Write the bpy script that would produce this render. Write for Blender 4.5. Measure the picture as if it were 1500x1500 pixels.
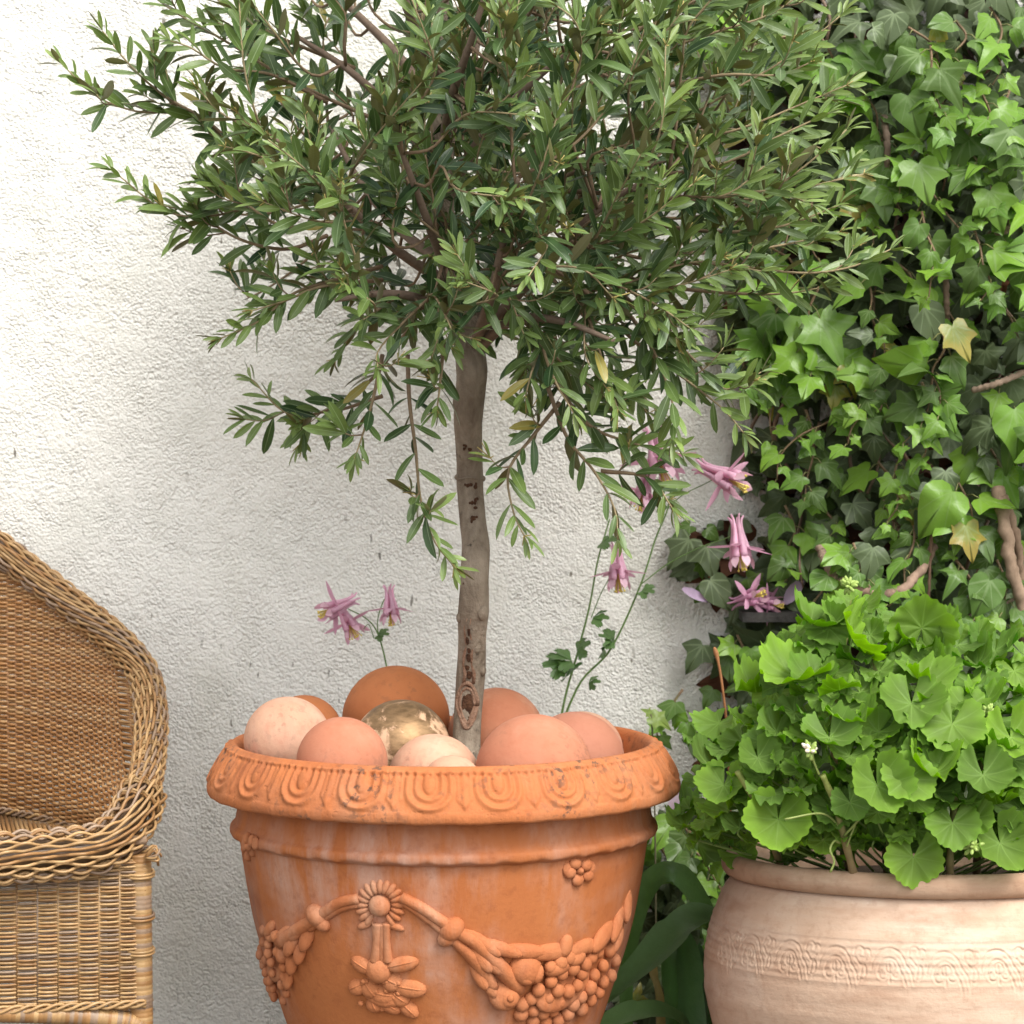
import bpy, math, random
import numpy as np
from mathutils import Vector, Matrix

# ------------------------------------------------------------------ scene, camera, light
for o in list(bpy.data.objects):
    bpy.data.objects.remove(o)
SC = bpy.context.scene
COL = SC.collection
F = 4000.0            # focal length in photo pixels (1500 px wide photo)
HOR = 600.0           # photo row of the horizon
CZ = 1.035            # camera height

cam_d = bpy.data.cameras.new("camera")
cam = bpy.data.objects.new("camera", cam_d)
COL.objects.link(cam)
cam.location = (0, 0, CZ)
cam.rotation_euler = (math.radians(90), 0, 0)
cam_d.sensor_width = 36
cam_d.lens = 36 * F / 1500
cam_d.shift_y = -(750 - HOR) / 1500
cam_d.clip_end = 200
cam_d.dof.use_dof = True
cam_d.dof.focus_distance = 3.42
cam_d.dof.aperture_fstop = 9.0
SC.camera = cam

SUN_EL, SUN_AZ = math.radians(52), math.radians(36)     # azimuth: towards the right behind the camera
w = bpy.data.worlds.new("World")
SC.world = w
w.use_nodes = True
nt = w.node_tree
bg = nt.nodes["Background"]
sky = nt.nodes.new("ShaderNodeTexSky")
sky.sky_type = 'NISHITA'
sky.sun_disc = False
sky.sun_elevation = SUN_EL
sky.sun_rotation = math.pi - SUN_AZ
sky.dust_density = 3.0
hs = nt.nodes.new("ShaderNodeHueSaturation")
hs.inputs["Saturation"].default_value = 0.10            # overcast: the cloud layer is nearly grey
nt.links.new(sky.outputs[0], hs.inputs["Color"])
nt.links.new(hs.outputs[0], bg.inputs[0])
bg.inputs[1].default_value = 0.15
sun_d = bpy.data.lights.new("sun", 'SUN')
sun_d.energy = 1.0
sun_d.angle = math.radians(24)
sun_d.color = (1.0, 0.965, 0.90)
sun = bpy.data.objects.new("sun", sun_d)
COL.objects.link(sun)
sdir = Vector((math.sin(SUN_AZ) * math.cos(SUN_EL), -math.cos(SUN_AZ) * math.cos(SUN_EL), math.sin(SUN_EL)))
sun.rotation_euler = sdir.to_track_quat('Z', 'Y').to_euler()
sun.location = sdir * 8
SC.view_settings.view_transform = 'Standard'
SC.view_settings.look = 'None'
SC.view_settings.exposure = 1.35
SC.view_settings.gamma = 1
SC.render.engine = 'CYCLES'
SC.cycles.use_denoising = True
SC.cycles.max_bounces = 8
SC.cycles.diffuse_bounces = 4
SC.cycles.transmission_bounces = 4

rng = np.random.RandomState(7)
rnd = random.Random(11)


def P(px, py, Y):
    """a point of the garden: photo column/row seen at distance Y from the camera"""
    return np.array([(px - 750.0) / F * Y, Y, CZ - (py - HOR) / F * Y])


# ------------------------------------------------------------------ mesh builder
class MB:
    def __init__(self):
        self.v, self.f, self.c, self.u, self.n = [], [], [], [], 0

    def add(self, verts, faces, col=None, uv=None):
        verts = np.asarray(verts, float)
        k = len(verts)
        self.v.append(verts)
        n = self.n
        self.f.extend([tuple(i + n for i in f) for f in faces])
        if col is None:
            col = (0.5, 0.5, 0.5)
        col = np.asarray(col, float)
        if col.ndim == 1:
            col = np.tile(col, (k, 1))
        self.c.append(col)
        if uv is None:
            uv = np.zeros((k, 3))
        self.u.append(np.asarray(uv, float))
        self.n += k

    def tube(self, pts, rad, sides=6, col=None, cap=True, uv=None):
        pts = np.asarray(pts, float)
        m = len(pts)
        rad = np.full(m, rad) if np.isscalar(rad) else np.asarray(rad, float)
        T = np.gradient(pts, axis=0)
        T /= np.linalg.norm(T, axis=1)[:, None] + 1e-12
        a = np.array([0, 0, 1.0]) if abs(T[0][2]) < 0.9 else np.array([1.0, 0, 0])
        N = np.cross(T[0], a); N /= np.linalg.norm(N)
        Ns = [N]
        for i in range(1, m):
            N = N - T[i] * np.dot(N, T[i])
            N = N / (np.linalg.norm(N) + 1e-12)
            Ns.append(N)
        Ns = np.array(Ns)
        B = np.cross(T, Ns)
        ang = np.linspace(0, 2 * math.pi, sides, endpoint=False)
        V = pts[:, None, :] + rad[:, None, None] * (np.cos(ang)[None, :, None] * Ns[:, None, :] + np.sin(ang)[None, :, None] * B[:, None, :])
        fs = []
        for i in range(m - 1):
            for j in range(sides):
                k = (j + 1) % sides
                fs.append((i * sides + j, i * sides + k, (i + 1) * sides + k, (i + 1) * sides + j))
        if cap:
            fs.append(tuple(range(sides - 1, -1, -1)))
            fs.append(tuple((m - 1) * sides + j for j in range(sides)))
        self.add(V.reshape(-1, 3), fs, col, uv)

    def blob(self, c, ax, radii, seg=10, rings=7, col=None):
        """an ellipsoid; ax = three axes as rows"""
        c = np.asarray(c); ax = np.asarray(ax)
        V = [[0, 0, 1]]
        for i in range(1, rings):
            t = math.pi * i / rings
            for j in range(seg):
                p = 2 * math.pi * j / seg
                V.append([math.sin(t) * math.cos(p), math.sin(t) * math.sin(p), math.cos(t)])
        V.append([0, 0, -1])
        V = np.array(V) * np.asarray(radii)
        fs = [(0, 1 + j, 1 + (j + 1) % seg) for j in range(seg)]
        for i in range(rings - 2):
            for j in range(seg):
                a, b = 1 + i * seg + j, 1 + i * seg + (j + 1) % seg
                fs.append((a, a + seg, b + seg, b))
        L = len(V) - 1
        o = 1 + (rings - 2) * seg
        fs += [(o + j, L, o + (j + 1) % seg) for j in range(seg)]
        self.add(c + V @ ax, fs, col)

    def build(self, name, mat, parent=None, smooth=True):
        me = bpy.data.meshes.new(name)
        V = np.vstack(self.v)
        if parent is not None:
            q_ = parent
            while q_ is not None:
                V = V - np.array(q_.location)
                q_ = q_.parent
        me.from_pydata(V.tolist(), [], self.f)
        a = me.attributes.new("Col", 'FLOAT_COLOR', 'POINT')
        c = np.vstack(self.c)
        a.data.foreach_set("color", np.hstack([c, np.ones((len(c), 1))]).astype(np.float32).ravel())
        a = me.attributes.new("leafuv", 'FLOAT_VECTOR', 'POINT')
        a.data.foreach_set("vector", np.vstack(self.u).astype(np.float32).ravel())
        if smooth:
            me.polygons.foreach_set("use_smooth", np.ones(len(me.polygons), dtype=bool))
        me.materials.append(mat)
        me.update()
        o = bpy.data.objects.new(name, me)
        COL.objects.link(o)
        if parent is not None:
            o.parent = parent
        return o


def tag(o, label=None, cat=None, group=None, kind=None):
    if label: o["label"] = label
    if cat: o["category"] = cat
    if group: o["group"] = group
    if kind: o["kind"] = kind
    return o


def thing(name, label, cat, loc, group=None):
    o = bpy.data.objects.new(name, None)
    o.location = tuple(loc)
    o.empty_display_size = 0.05
    COL.objects.link(o)
    return tag(o, label, cat, group)


def nrm(v):
    v = np.asarray(v, float)
    return v / (np.linalg.norm(v) + 1e-12)


def frame(d, n):
    """rows: x along d, y sideways, z close to n"""
    x = nrm(d)
    z = np.asarray(n, float) - x * np.dot(n, x)
    if np.linalg.norm(z) < 1e-5:
        z = np.cross(x, [0.3, 0.5, 0.8])
    z = nrm(z)
    y = np.cross(z, x)
    return np.array([x, y, z])


def smooth_path(pts, n):
    """Catmull-Rom through the points, n samples"""
    p = np.asarray(pts, float)
    if len(p) == 2:
        t = np.linspace(0, 1, n)[:, None]
        return p[0] * (1 - t) + p[1] * t
    q = np.vstack([2 * p[0] - p[1], p, 2 * p[-1] - p[-2]])
    m = len(p) - 1
    out = []
    for s in np.linspace(0, m - 1e-6, n):
        i = int(s); t = s - i
        a, b, c, d = q[i], q[i + 1], q[i + 2], q[i + 3]
        out.append(0.5 * ((2 * b) + (c - a) * t + (2 * a - 5 * b + 4 * c - d) * t * t + (3 * b - a - 3 * c + d) * t ** 3))
    return np.array(out)


def in_poly(x, y, poly):
    c = False
    n = len(poly)
    for i in range(n):
        x1, y1 = poly[i]; x2, y2 = poly[(i + 1) % n]
        if (y1 > y) != (y2 > y) and x < (x2 - x1) * (y - y1) / (y2 - y1) + x1:
            c = not c
    return c


def lathe(mb, prof, n, cx, cy, off=None, col=None, a0=0, a1=2 * math.pi):
    """surface of revolution; prof rows (r, z); off(theta, k) radial offset array"""
    prof = np.asarray(prof, float)
    th = np.linspace(0, 2 * math.pi, n, endpoint=False)
    R = prof[:, 0][:, None] * np.ones(n)[None, :]
    Z = prof[:, 1][:, None] * np.ones(n)[None, :]
    if off is not None:
        dR, dZ = off(th)
        R = R + dR; Z = Z + dZ
    X = cx + R * np.cos(th)[None, :]
    Y = cy + R * np.sin(th)[None, :]
    V = np.stack([X, Y, Z], -1).reshape(-1, 3)
    fs = []
    for i in range(len(prof) - 1):
        for j in range(n):
            k = (j + 1) % n
            fs.append((i * n + j, i * n + k, (i + 1) * n + k, (i + 1) * n + j))
    mb.add(V, fs, col)


# ------------------------------------------------------------------ materials
class NT:
    def __init__(self, name):
        self.m = bpy.data.materials.new(name)
        self.m.use_nodes = True
        self.t = self.m.node_tree
        self.b = self.t.nodes["Principled BSDF"]

    def n(self, typ, **kw):
        nd = self.t.nodes.new(typ)
        for k, v in kw.items():
            if k.startswith("i_"):
                nd.inputs[k[2:].replace("_", " ")].default_value = v
            else:
                setattr(nd, k, v)
        return nd

    def l(self, a, b):
        self.t.links.new(a, b)

    def math(self, op, a, b=None, clamp=False):
        nd = self.n("ShaderNodeMath", operation=op, use_clamp=clamp)
        for i, x in enumerate((a, b)):
            if x is None: continue
            if isinstance(x, (int, float)): nd.inputs[i].default_value = x
            else: self.l(x, nd.inputs[i])
        return nd.outputs[0]

    def noise(self, vec, scale, detail=4, rough=0.55, dist=0.0):
        nd = self.n("ShaderNodeTexNoise")
        nd.inputs["Scale"].default_value = scale
        nd.inputs["Detail"].default_value = detail
        nd.inputs["Roughness"].default_value = rough
        nd.inputs["Distortion"].default_value = dist
        if vec is not None: self.l(vec, nd.inputs["Vector"])
        return nd.outputs["Fac"]

    def ramp(self, x, p0, p1, c0=0.0, c1=1.0):
        nd = self.n("ShaderNodeMapRange")
        nd.clamp = True
        nd.inputs[1].default_value = p0; nd.inputs[2].default_value = p1
        nd.inputs[3].default_value = c0; nd.inputs[4].default_value = c1
        self.l(x, nd.inputs[0])
        return nd.outputs[0]

    def mix(self, f, a, b, mode='MIX'):
        nd = self.n("ShaderNodeMix", data_type='RGBA', blend_type=mode)
        for s, x in ((nd.inputs[0], f), (nd.inputs[6], a), (nd.inputs[7], b)):
            if isinstance(x, (int, float)): s.default_value = x
            elif isinstance(x, tuple): s.default_value = (x[0], x[1], x[2], 1)
            else: self.l(x, s)
        return nd.outputs[2]

    def coord(self, scale=(1, 1, 1)):
        tc = self.n("ShaderNodeTexCoord")
        mp = self.n("ShaderNodeMapping")
        mp.inputs["Scale"].default_value = scale
        self.l(tc.outputs["Object"], mp.inputs["Vector"])
        return mp.outputs["Vector"]

    def bump(self, h, strength=0.5, dist=0.01, prev=None):
        nd = self.n("ShaderNodeBump")
        nd.inputs["Strength"].default_value = strength
        nd.inputs["Distance"].default_value = dist
        self.l(h, nd.inputs["Height"])
        if prev is not None: self.l(prev, nd.inputs["Normal"])
        return nd.outputs["Normal"]

    def set(self, col=None, rough=None, normal=None, metal=None, spec=None):
        b = self.b
        def put(s, x):
            if x is None: return
            if isinstance(x, tuple): s.default_value = (x[0], x[1], x[2], 1)
            elif isinstance(x, (int, float)): s.default_value = x
            else: self.l(x, s)
        put(b.inputs["Base Color"], col); put(b.inputs["Roughness"], rough)
        put(b.inputs["Metallic"], metal); put(b.inputs["Specular IOR Level"], spec)
        if normal is not None: self.l(normal, b.inputs["Normal"])
        return self.m


def attr_col(t, name="Col"):
    nd = t.n("ShaderNodeAttribute", attribute_name=name)
    return nd


def mat_stucco():
    t = NT("stucco")
    v = t.coord()
    big = t.noise(v, 1.3, 4, 0.6)
    med = t.noise(v, 7, 5, 0.6)
    vs = t.coord((1, 1, 0.35))
    streak = t.noise(vs, 9, 5, 0.65)
    c = t.mix(t.ramp(big, 0.35, 0.7), (0.79, 0.77, 0.71), (0.71, 0.695, 0.635))
    c = t.mix(t.ramp(med, 0.52, 0.78, 0, 0.5), c, (0.58, 0.575, 0.51))
    c = t.mix(t.ramp(streak, 0.58, 0.8, 0, 0.35), c, (0.60, 0.58, 0.50))
    sp = t.noise(t.coord((1, 1, 0.6)), 62, 2, 0.5)
    zone = t.ramp(t.noise(v, 3.1, 3, 0.5), 0.42, 0.66)
    spots = t.math('MULTIPLY', t.ramp(sp, 0.73, 0.79), t.math('ADD', zone, 0.25))
    c = t.mix(t.math('MULTIPLY', spots, 0.75, True), c, (0.17, 0.15, 0.11))
    dash = t.noise(t.coord((1, 1, 0.25)), 110, 2, 0.5)
    dz_ = t.ramp(t.noise(v, 2.6, 3, 0.6), 0.47, 0.60)
    c = t.mix(t.math('MULTIPLY', t.math('MULTIPLY', t.ramp(dash, 0.69, 0.74), dz_), 0.85), c, (0.10, 0.085, 0.06))
    low = t.noise(t.coord((1, 1, 0.5)), 4.5, 5, 0.65)
    c = t.mix(t.ramp(low, 0.5, 0.72, 0, 0.42), c, (0.60, 0.585, 0.49))
    def pebbles(sc, w_):
        vo = t.n("ShaderNodeTexVoronoi", feature='SMOOTH_F1')
        vo.inputs["Scale"].default_value = sc
        vo.inputs["Smoothness"].default_value = 0.6
        vv = t.n("ShaderNodeVectorMath", operation='ADD')
        nz = t.n("ShaderNodeTexNoise"); nz.inputs["Scale"].default_value = sc * 0.6
        t.l(v, nz.inputs["Vector"])
        sc_ = t.n("ShaderNodeVectorMath", operation='SCALE'); sc_.inputs["Scale"].default_value = 0.9 / sc
        t.l(nz.outputs["Color"], sc_.inputs[0])
        t.l(v, vv.inputs[0]); t.l(sc_.outputs[0], vv.inputs[1])
        t.l(vv.outputs[0], vo.inputs["Vector"])
        return t.math('MULTIPLY', vo.outputs["Distance"], -w_)
    n2 = t.noise(v, 75, 3, 0.55)
    n3 = t.noise(v, 9, 3, 0.5)
    cover = t.ramp(t.noise(v, 20, 3, 0.6), 0.35, 0.65, 0.35, 1.0)
    h = t.math('MULTIPLY', t.math('ADD', pebbles(270, 0.75), pebbles(160, 0.55)), cover)
    h = t.math('ADD', h, t.math('MULTIPLY', n2, 0.5))
    h = t.math('ADD', h, t.math('MULTIPLY', n3, 0.4))
    h = t.math('ADD', h, t.math('MULTIPLY', t.noise(v, 420, 2, 0.5), 0.16))
    return t.set(c, 0.92, t.bump(h, 0.85, 0.0048), spec=0.2)


def mat_terracotta(name, c1, c2, bloom, dark, bloom_amt=0.5, horiz=False, speck=0.0, bump=0.25, pit=0.0):
    t = NT(name)
    v = t.coord()
    vs = t.coord((1, 1, 0.16)) if not horiz else t.coord((0.12, 0.12, 1))
    a = t.noise(v, 6, 5, 0.6)
    b = t.noise(vs, 26, 6, 0.65)
    g = t.noise(v, 4.1, 5, 0.6, 0.6)
    c = t.mix(t.ramp(a, 0.3, 0.72), c1, c2)
    bl = t.math('MULTIPLY', t.ramp(g, 0.44, 0.64), t.ramp(b, 0.38, 0.62))
    c = t.mix(t.math('MULTIPLY', bl, bloom_amt), c, bloom)
    d = t.math('MULTIPLY', t.ramp(t.noise(v, 3.2, 4, 0.6), 0.48, 0.68), t.ramp(b, 0.38, 0.6))
    c = t.mix(t.math('MULTIPLY', d, 0.7), c, dark)
    if horiz:
        hb = t.noise(t.coord((0.25, 0.25, 1)), 38, 5, 0.6)
        c = t.mix(t.ramp(hb, 0.5, 0.75, 0, 0.55), c, dark)
    if speck:
        s = t.noise(v, 95, 3, 0.6)
        z = t.ramp(t.noise(v, 11, 4, 0.6), 0.47, 0.62)
        s = t.math('MULTIPLY', t.ramp(s, 0.53, 0.61), z)
        c = t.mix(t.math('MULTIPLY', s, speck), c, (0.06, 0.045, 0.035))
    n1 = t.noise(v, 160, 4, 0.6)
    n2 = t.noise(vs, 60, 5, 0.6)
    fine = t.noise(v, 60, 4, 0.65)
    c = t.mix(t.ramp(fine, 0.52, 0.72, 0, 0.35), c, dark)
    h = t.math('ADD', t.math('MULTIPLY', n1, 0.6), n2)
    if pit:
        pp = t.ramp(t.noise(v, 90, 2, 0.5), 0.66, 0.74)
        h = t.math('SUBTRACT', h, t.math('MULTIPLY', pp, pit))
    return t.set(c, t.ramp(a, 0.2, 0.8, 0.7, 0.9), t.bump(h, bump, 0.004), spec=0.3)


def mat_leaf(name, gloss=0.38, trans=0.25, under=(0.2, 0.2, 0.1), undermix=0.0, vein=None, spec=0.5, geran=False, tcol=(1.35, 1.5, 0.5)):
    t = NT(name)
    col = attr_col(t).outputs["Color"]
    v = t.coord()
    col = t.mix(t.ramp(t.noise(v, 70, 3, 0.6), 0.35, 0.7, 0, 0.35), col, t.mix(1.0, col, (0.55, 0.6, 0.5), 'MULTIPLY'))
    hgt = t.noise(v, 260, 3, 0.55)
    if vein is not None:
        uv = attr_col(t, "leafuv").outputs["Vector"]
        sp = t.n("ShaderNodeSeparateXYZ")
        t.l(uv, sp.inputs[0])
        best = None
        for a, wd in vein:
            ca, sa = math.cos(a), math.sin(a)
            al = t.math('ADD', t.math('MULTIPLY', sp.outputs[0], ca), t.math('MULTIPLY', sp.outputs[1], sa))
            ac = t.math('ABSOLUTE', t.math('SUBTRACT', t.math('MULTIPLY', sp.outputs[1], ca), t.math('MULTIPLY', sp.outputs[0], sa)))
            lim = t.math('SUBTRACT', wd, t.math('MULTIPLY', al, wd * 0.75))
            m = t.ramp(t.math('SUBTRACT', lim, ac), -wd * 0.3, wd * 0.5)
            m = t.math('MULTIPLY', m, t.ramp(al, 0.0, 0.03))
            best = m if best is None else t.math('MAXIMUM', best, m)
        amt = t.math('MULTIPLY', best, sp.outputs[2])
        col = t.mix(amt, col, (0.33, 0.42, 0.24) if not geran else (0.30, 0.46, 0.12))
        hgt = t.math('SUBTRACT', t.math('MULTIPLY', hgt, 0.6), t.math('MULTIPLY', best, 0.25))
    if undermix > 0:
        ge = t.n("ShaderNodeNewGeometry")
        col = t.mix(t.math('MULTIPLY', ge.outputs["Backfacing"], undermix), col, under)
    t.set(col, gloss, t.bump(hgt, 0.3, 0.002), spec=spec)
    tr = t.n("ShaderNodeBsdfTranslucent")
    t.l(t.mix(1.0, col, tcol, 'MULTIPLY'), tr.inputs["Color"])
    mx = t.n("ShaderNodeMixShader")
    mx.inputs[0].default_value = trans
    t.l(t.b.outputs[0], mx.inputs[1]); t.l(tr.outputs[0], mx.inputs[2])
    t.l(mx.outputs[0], t.t.nodes["Material Output"].inputs[0])
    return t.m


def mat_attr(name, rough=0.6, spec=0.3, nscale=80, amt=0.4, dark=(0.5, 0.5, 0.5), bump=0.2, stretch=(1, 1, 1)):
    t = NT(name)
    col = attr_col(t).outputs["Color"]
    v = t.coord(stretch)
    n = t.noise(v, nscale, 4, 0.6)
    col = t.mix(t.ramp(n, 0.35, 0.7, 0, amt), col, t.mix(1.0, col, dark, 'MULTIPLY'))
    return t.set(col, rough, t.bump(n, bump, 0.003), spec=spec)


def mat_bark():
    t = NT("olive_bark")
    v = t.coord((1, 1, 0.3))
    vo = t.coord()
    a = t.noise(v, 45, 6, 0.65, 0.3)
    c = t.mix(t.ramp(a, 0.3, 0.7), (0.115, 0.085, 0.060), (0.29, 0.235, 0.175))
    b = t.noise(vo, 14, 4, 0.6)
    c = t.mix(t.ramp(b, 0.5, 0.72, 0, 0.7), c, (0.32, 0.265, 0.205))
    s = t.noise(t.coord((1, 1, 0.8)), 90, 3, 0.6)
    z = t.ramp(t.noise(vo, 17, 2, 0.5), 0.5, 0.64)
    c = t.mix(t.math('MULTIPLY', t.ramp(s, 0.58, 0.66), z), c, (0.035, 0.025, 0.018))
    h = t.math('ADD', a, t.math('MULTIPLY', t.noise(vo, 150, 3, 0.6), 0.4))
    return t.set(c, 0.85, t.bump(h, 0.9, 0.007), spec=0.2)


def mat_gold():
    t = NT("worn_gold")
    v = t.coord()
    w_ = t.ramp(t.noise(v, 22, 6, 0.7, 0.8), 0.55, 0.62)
    fine = t.noise(t.coord((1, 1, 2.5)), 75, 4, 0.6)
    c = t.mix(t.ramp(fine, 0.3, 0.7), (0.19, 0.115, 0.058), (0.37, 0.235, 0.125))
    c = t.mix(w_, c, (0.58, 0.36, 0.22))
    m = t.ramp(w_, 0, 1, 0.85, 0.0)
    return t.set(c, t.ramp(fine, 0.3, 0.7, 0.44, 0.62), t.bump(fine, 0.25, 0.003), metal=m)


STUCCO = mat_stucco()
TC = mat_terracotta("terracotta_orange", (0.35, 0.104, 0.030), (0.41, 0.142, 0.046), (0.45, 0.27, 0.20), (0.19, 0.048, 0.017), 0.9, speck=0.0, bump=0.28)
TC_RIM = mat_terracotta("terracotta_rim", (0.39, 0.118, 0.036), (0.43, 0.150, 0.052), (0.44, 0.25, 0.15), (0.22, 0.062, 0.023), 0.4, speck=0.75, bump=0.4, pit=0.5)
TC_ORN = mat_terracotta("terracotta_relief", (0.36, 0.108, 0.036), (0.42, 0.155, 0.06), (0.47, 0.28, 0.18), (0.20, 0.052, 0.019), 0.7, bump=0.45)
TC_PALE = mat_terracotta("terracotta_pale", (0.46, 0.30, 0.205), (0.52, 0.385, 0.285), (0.60, 0.50, 0.41), (0.30, 0.165, 0.10), 0.9, horiz=True, bump=0.35)
TC_PALE_RIM = mat_terracotta("terracotta_pale_rim", (0.34, 0.20, 0.125), (0.41, 0.27, 0.18), (0.54, 0.42, 0.31), (0.22, 0.11, 0.06), 0.8, horiz=True, bump=0.35)
OLIVE = mat_leaf("olive_leaf", 0.36, 0.14, (0.12, 0.105, 0.05), 0.85, vein=[(0.0, 0.05)], spec=0.40)
IVY_OLD = mat_leaf("ivy_leaf_old", 0.34, 0.06, (0.10, 0.13, 0.06), 0.7, vein=[(0, 0.045), (1.0, 0.035), (-1.0, 0.035), (1.95, 0.03), (-1.95, 0.03), (0.5, 0.02), (-0.5, 0.02)], spec=0.18)
IVY_NEW = mat_leaf("ivy_leaf_young", 0.26, 0.27, (0.16, 0.24, 0.07), 0.5, vein=[(0, 0.05), (1.0, 0.038), (-1.0, 0.038), (0.45, 0.02), (-0.45, 0.02)], spec=0.22, tcol=(1.2, 1.45, 0.25))
GERAN = mat_leaf("geranium_leaf", 0.5, 0.30, (0.17, 0.25, 0.07), 0.5, vein=[(a, 0.035) for a in (0, 0.75, -0.75, 1.5, -1.5, 2.3, -2.3)], spec=0.14, geran=True, tcol=(1.3, 1.5, 0.3))
PLAIN_LEAF = mat_leaf("soft_leaf", 0.42, 0.22, (0.12, 0.17, 0.06), 0.4)
STEM = mat_attr("green_stem", 0.5, 0.3, 120, 0.4)
TWIG = mat_attr("twig_bark", 0.75, 0.2, 150, 0.5)
WOODY = mat_attr("woody_ivy_stem", 0.85, 0.15, 60, 0.7, (0.35, 0.33, 0.3), 0.6, (1, 1, 0.6))
DEAD = mat_attr("dry_leaf", 0.8, 0.15, 60, 0.6, (0.5, 0.4, 0.35), 0.4)
PETAL = mat_leaf("pink_petal", 0.55, 0.42, (0.75, 0.40, 0.52), 0.3, spec=0.2, tcol=(1.0, 0.85, 0.95))
WICKER = mat_attr("wicker_strand", 0.42, 0.4, 70, 0.55, (0.55, 0.42, 0.32), 0.15)
BARK = mat_bark()
GOLD = mat_gold()


def mat_simple(name, c, c2, rough=0.9, scale=30, bump=0.4):
    t = NT(name)
    v = t.coord()
    n = t.noise(v, scale, 5, 0.65)
    return t.set(t.mix(t.ramp(n, 0.3, 0.7), c, c2), rough, t.bump(n, bump, 0.01), spec=0.2)


SOIL = mat_simple("soil", (0.03, 0.02, 0.014), (0.07, 0.048, 0.032), 0.95, 60, 0.9)
PAVING = mat_simple("paving", (0.10, 0.092, 0.08), (0.16, 0.15, 0.13), 0.9, 14, 0.4)  # unseen ground, colour darkened so less light bounces up
SLATE = mat_simple("dark_slate", (0.025, 0.024, 0.022), (0.06, 0.055, 0.05), 0.7, 40, 0.4)
SCAR = mat_simple("scar_wood", (0.03, 0.014, 0.008), (0.10, 0.045, 0.022), 0.85, 120, 0.8)
SCARLIP = mat_simple("scar_lip", (0.17, 0.085, 0.05), (0.30, 0.19, 0.13), 0.85, 140, 0.7)

# ------------------------------------------------------------------ setting: ground and wall
mb = MB()
mb.add([(-30, -30, 0), (30, -30, 0), (30, 30, 0), (-30, 30, 0)], [(0, 1, 2, 3)])
tag(mb.build("ground", PAVING, smooth=False), "dark paving in front of the wall", None, kind="structure")

WY = 4.12
mb = MB()
x0, x1, y0, y1, z0, z1 = -5, 5, WY, WY + 0.25, 0.0, 3.4
mb.add([(x0, y0, z0), (x1, y0, z0), (x1, y0, z1), (x0, y0, z1), (x0, y1, z0), (x1, y1, z0), (x1, y1, z1), (x0, y1, z1)],
       [(0, 1, 2, 3), (1, 5, 6, 2), (5, 4, 7, 6), (4, 0, 3, 7), (3, 2, 6, 7), (4, 5, 1, 0)])
tag(mb.build("garden_wall", STUCCO, smooth=False), "white rough stucco garden wall behind all the pots and the chair", "wall")

# ------------------------------------------------------------------ ornate terracotta planter
PX, PY0, U = (650 - 750) / F * 3.6, 3.6, 3.6 / F


def pz(py): return CZ - (py - HOR) * U


pot = thing("terracotta_planter", "large orange terracotta planter with egg and dart rim and fruit garlands, holding the olive tree", "planter", (PX, PY0, 0))

# rim: high resolution strip with the egg and dart relief modelled
rim_px = [(284, 1150), (290, 1120), (297, 1092), (301, 1086), (306, 1083), (311, 1084.5), (314, 1088)]
face = [(314 + (345 - 314) * (0.7 * t + 0.3 * math.sin(t * math.pi / 2)), 1088 + (1143 - 1088) * t) for t in np.linspace(0, 1, 46)[1:]]
tail = [(345.5, 1147), (345, 1153), (343, 1156.5), (334, 1158.5), (318, 1160), (304, 1161), (292, 1162)]
allp = rim_px + face + tail
k0, k1 = len(rim_px), len(rim_px) + len(face)
prof = np.array([(r * U, pz(y)) for r, y in allp])
NR = 1320


def rim_off(th):
    dR = np.zeros((len(allp), NR)); dZ = np.zeros_like(dR)
    per = (th * 22 / (2 * math.pi) + 0.12) % 1.0 - 0.5
    x = per * 97.0
    wob = 1.2 * np.sin(th * 5 + 1) + 0.8 * np.sin(th * 13 + 2)
    for k in range(k0, k1):
        t = (k - k0 + 1) / (k1 - k0)
        y = t * 64.0
        h = np.zeros(NR)
        for wd, yb, s, amp in ((31, 57, 4.6, 4.6), (18.5, 43, 3.8, 4.0)):
            yy = y - (yb - wd)
            d = np.where(yy < 0, np.abs(x) - wd, np.sqrt(x ** 2 + max(yy, 0) ** 2) - wd)
            h = np.maximum(h, amp * np.exp(-(d / s) ** 2))
        e = (x / 9.5) ** 2 + ((y - 18) / 17) ** 2
        h = np.maximum(h, 5.0 * np.clip(1 - e, 0, 1) ** 0.5)
        xm = 48.5 - np.abs(x)
        half = 12.5 if y < 42 else max(0.0, 12.5 * (60 - y) / 18)
        h = np.maximum(h, 3.6 * np.clip((half - xm) / 4.0, 0, 1) * (0.75 + 0.25 * np.cos(xm * 0.5)))
        h -= 3.2 * math.exp(-((y - 7) / 2.6) ** 2) * np.clip(np.cos(2 * math.pi * x / 10.8) + 0.25, 0, 1)
        h += 1.4 * math.exp(-((y - 2.5) / 2.5) ** 2)
        fade = min(1, (64 - y) / 6 + 0.1)
        dR[k] = h * U * fade * 0.82
        dZ[k] = h * U * fade * 0.35
    dR += wob[None, :] * U * 0.5
    chip = np.random.RandomState(3)
    lowf = sum(chip.randn() * np.sin(th * f_ + chip.rand() * 6.3) for f_ in (29, 41, 67, 83, 131, 170)) * 0.35
    for k in range(k1 - 3, k1 + 4):
        dZ[k] += lowf * U
        dR[k] += lowf * U * 0.5
    return dR, dZ


mb = MB()
lathe(mb, prof, NR, PX, PY0, rim_off)
rim = mb.build("rim", TC_RIM, pot)

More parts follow.
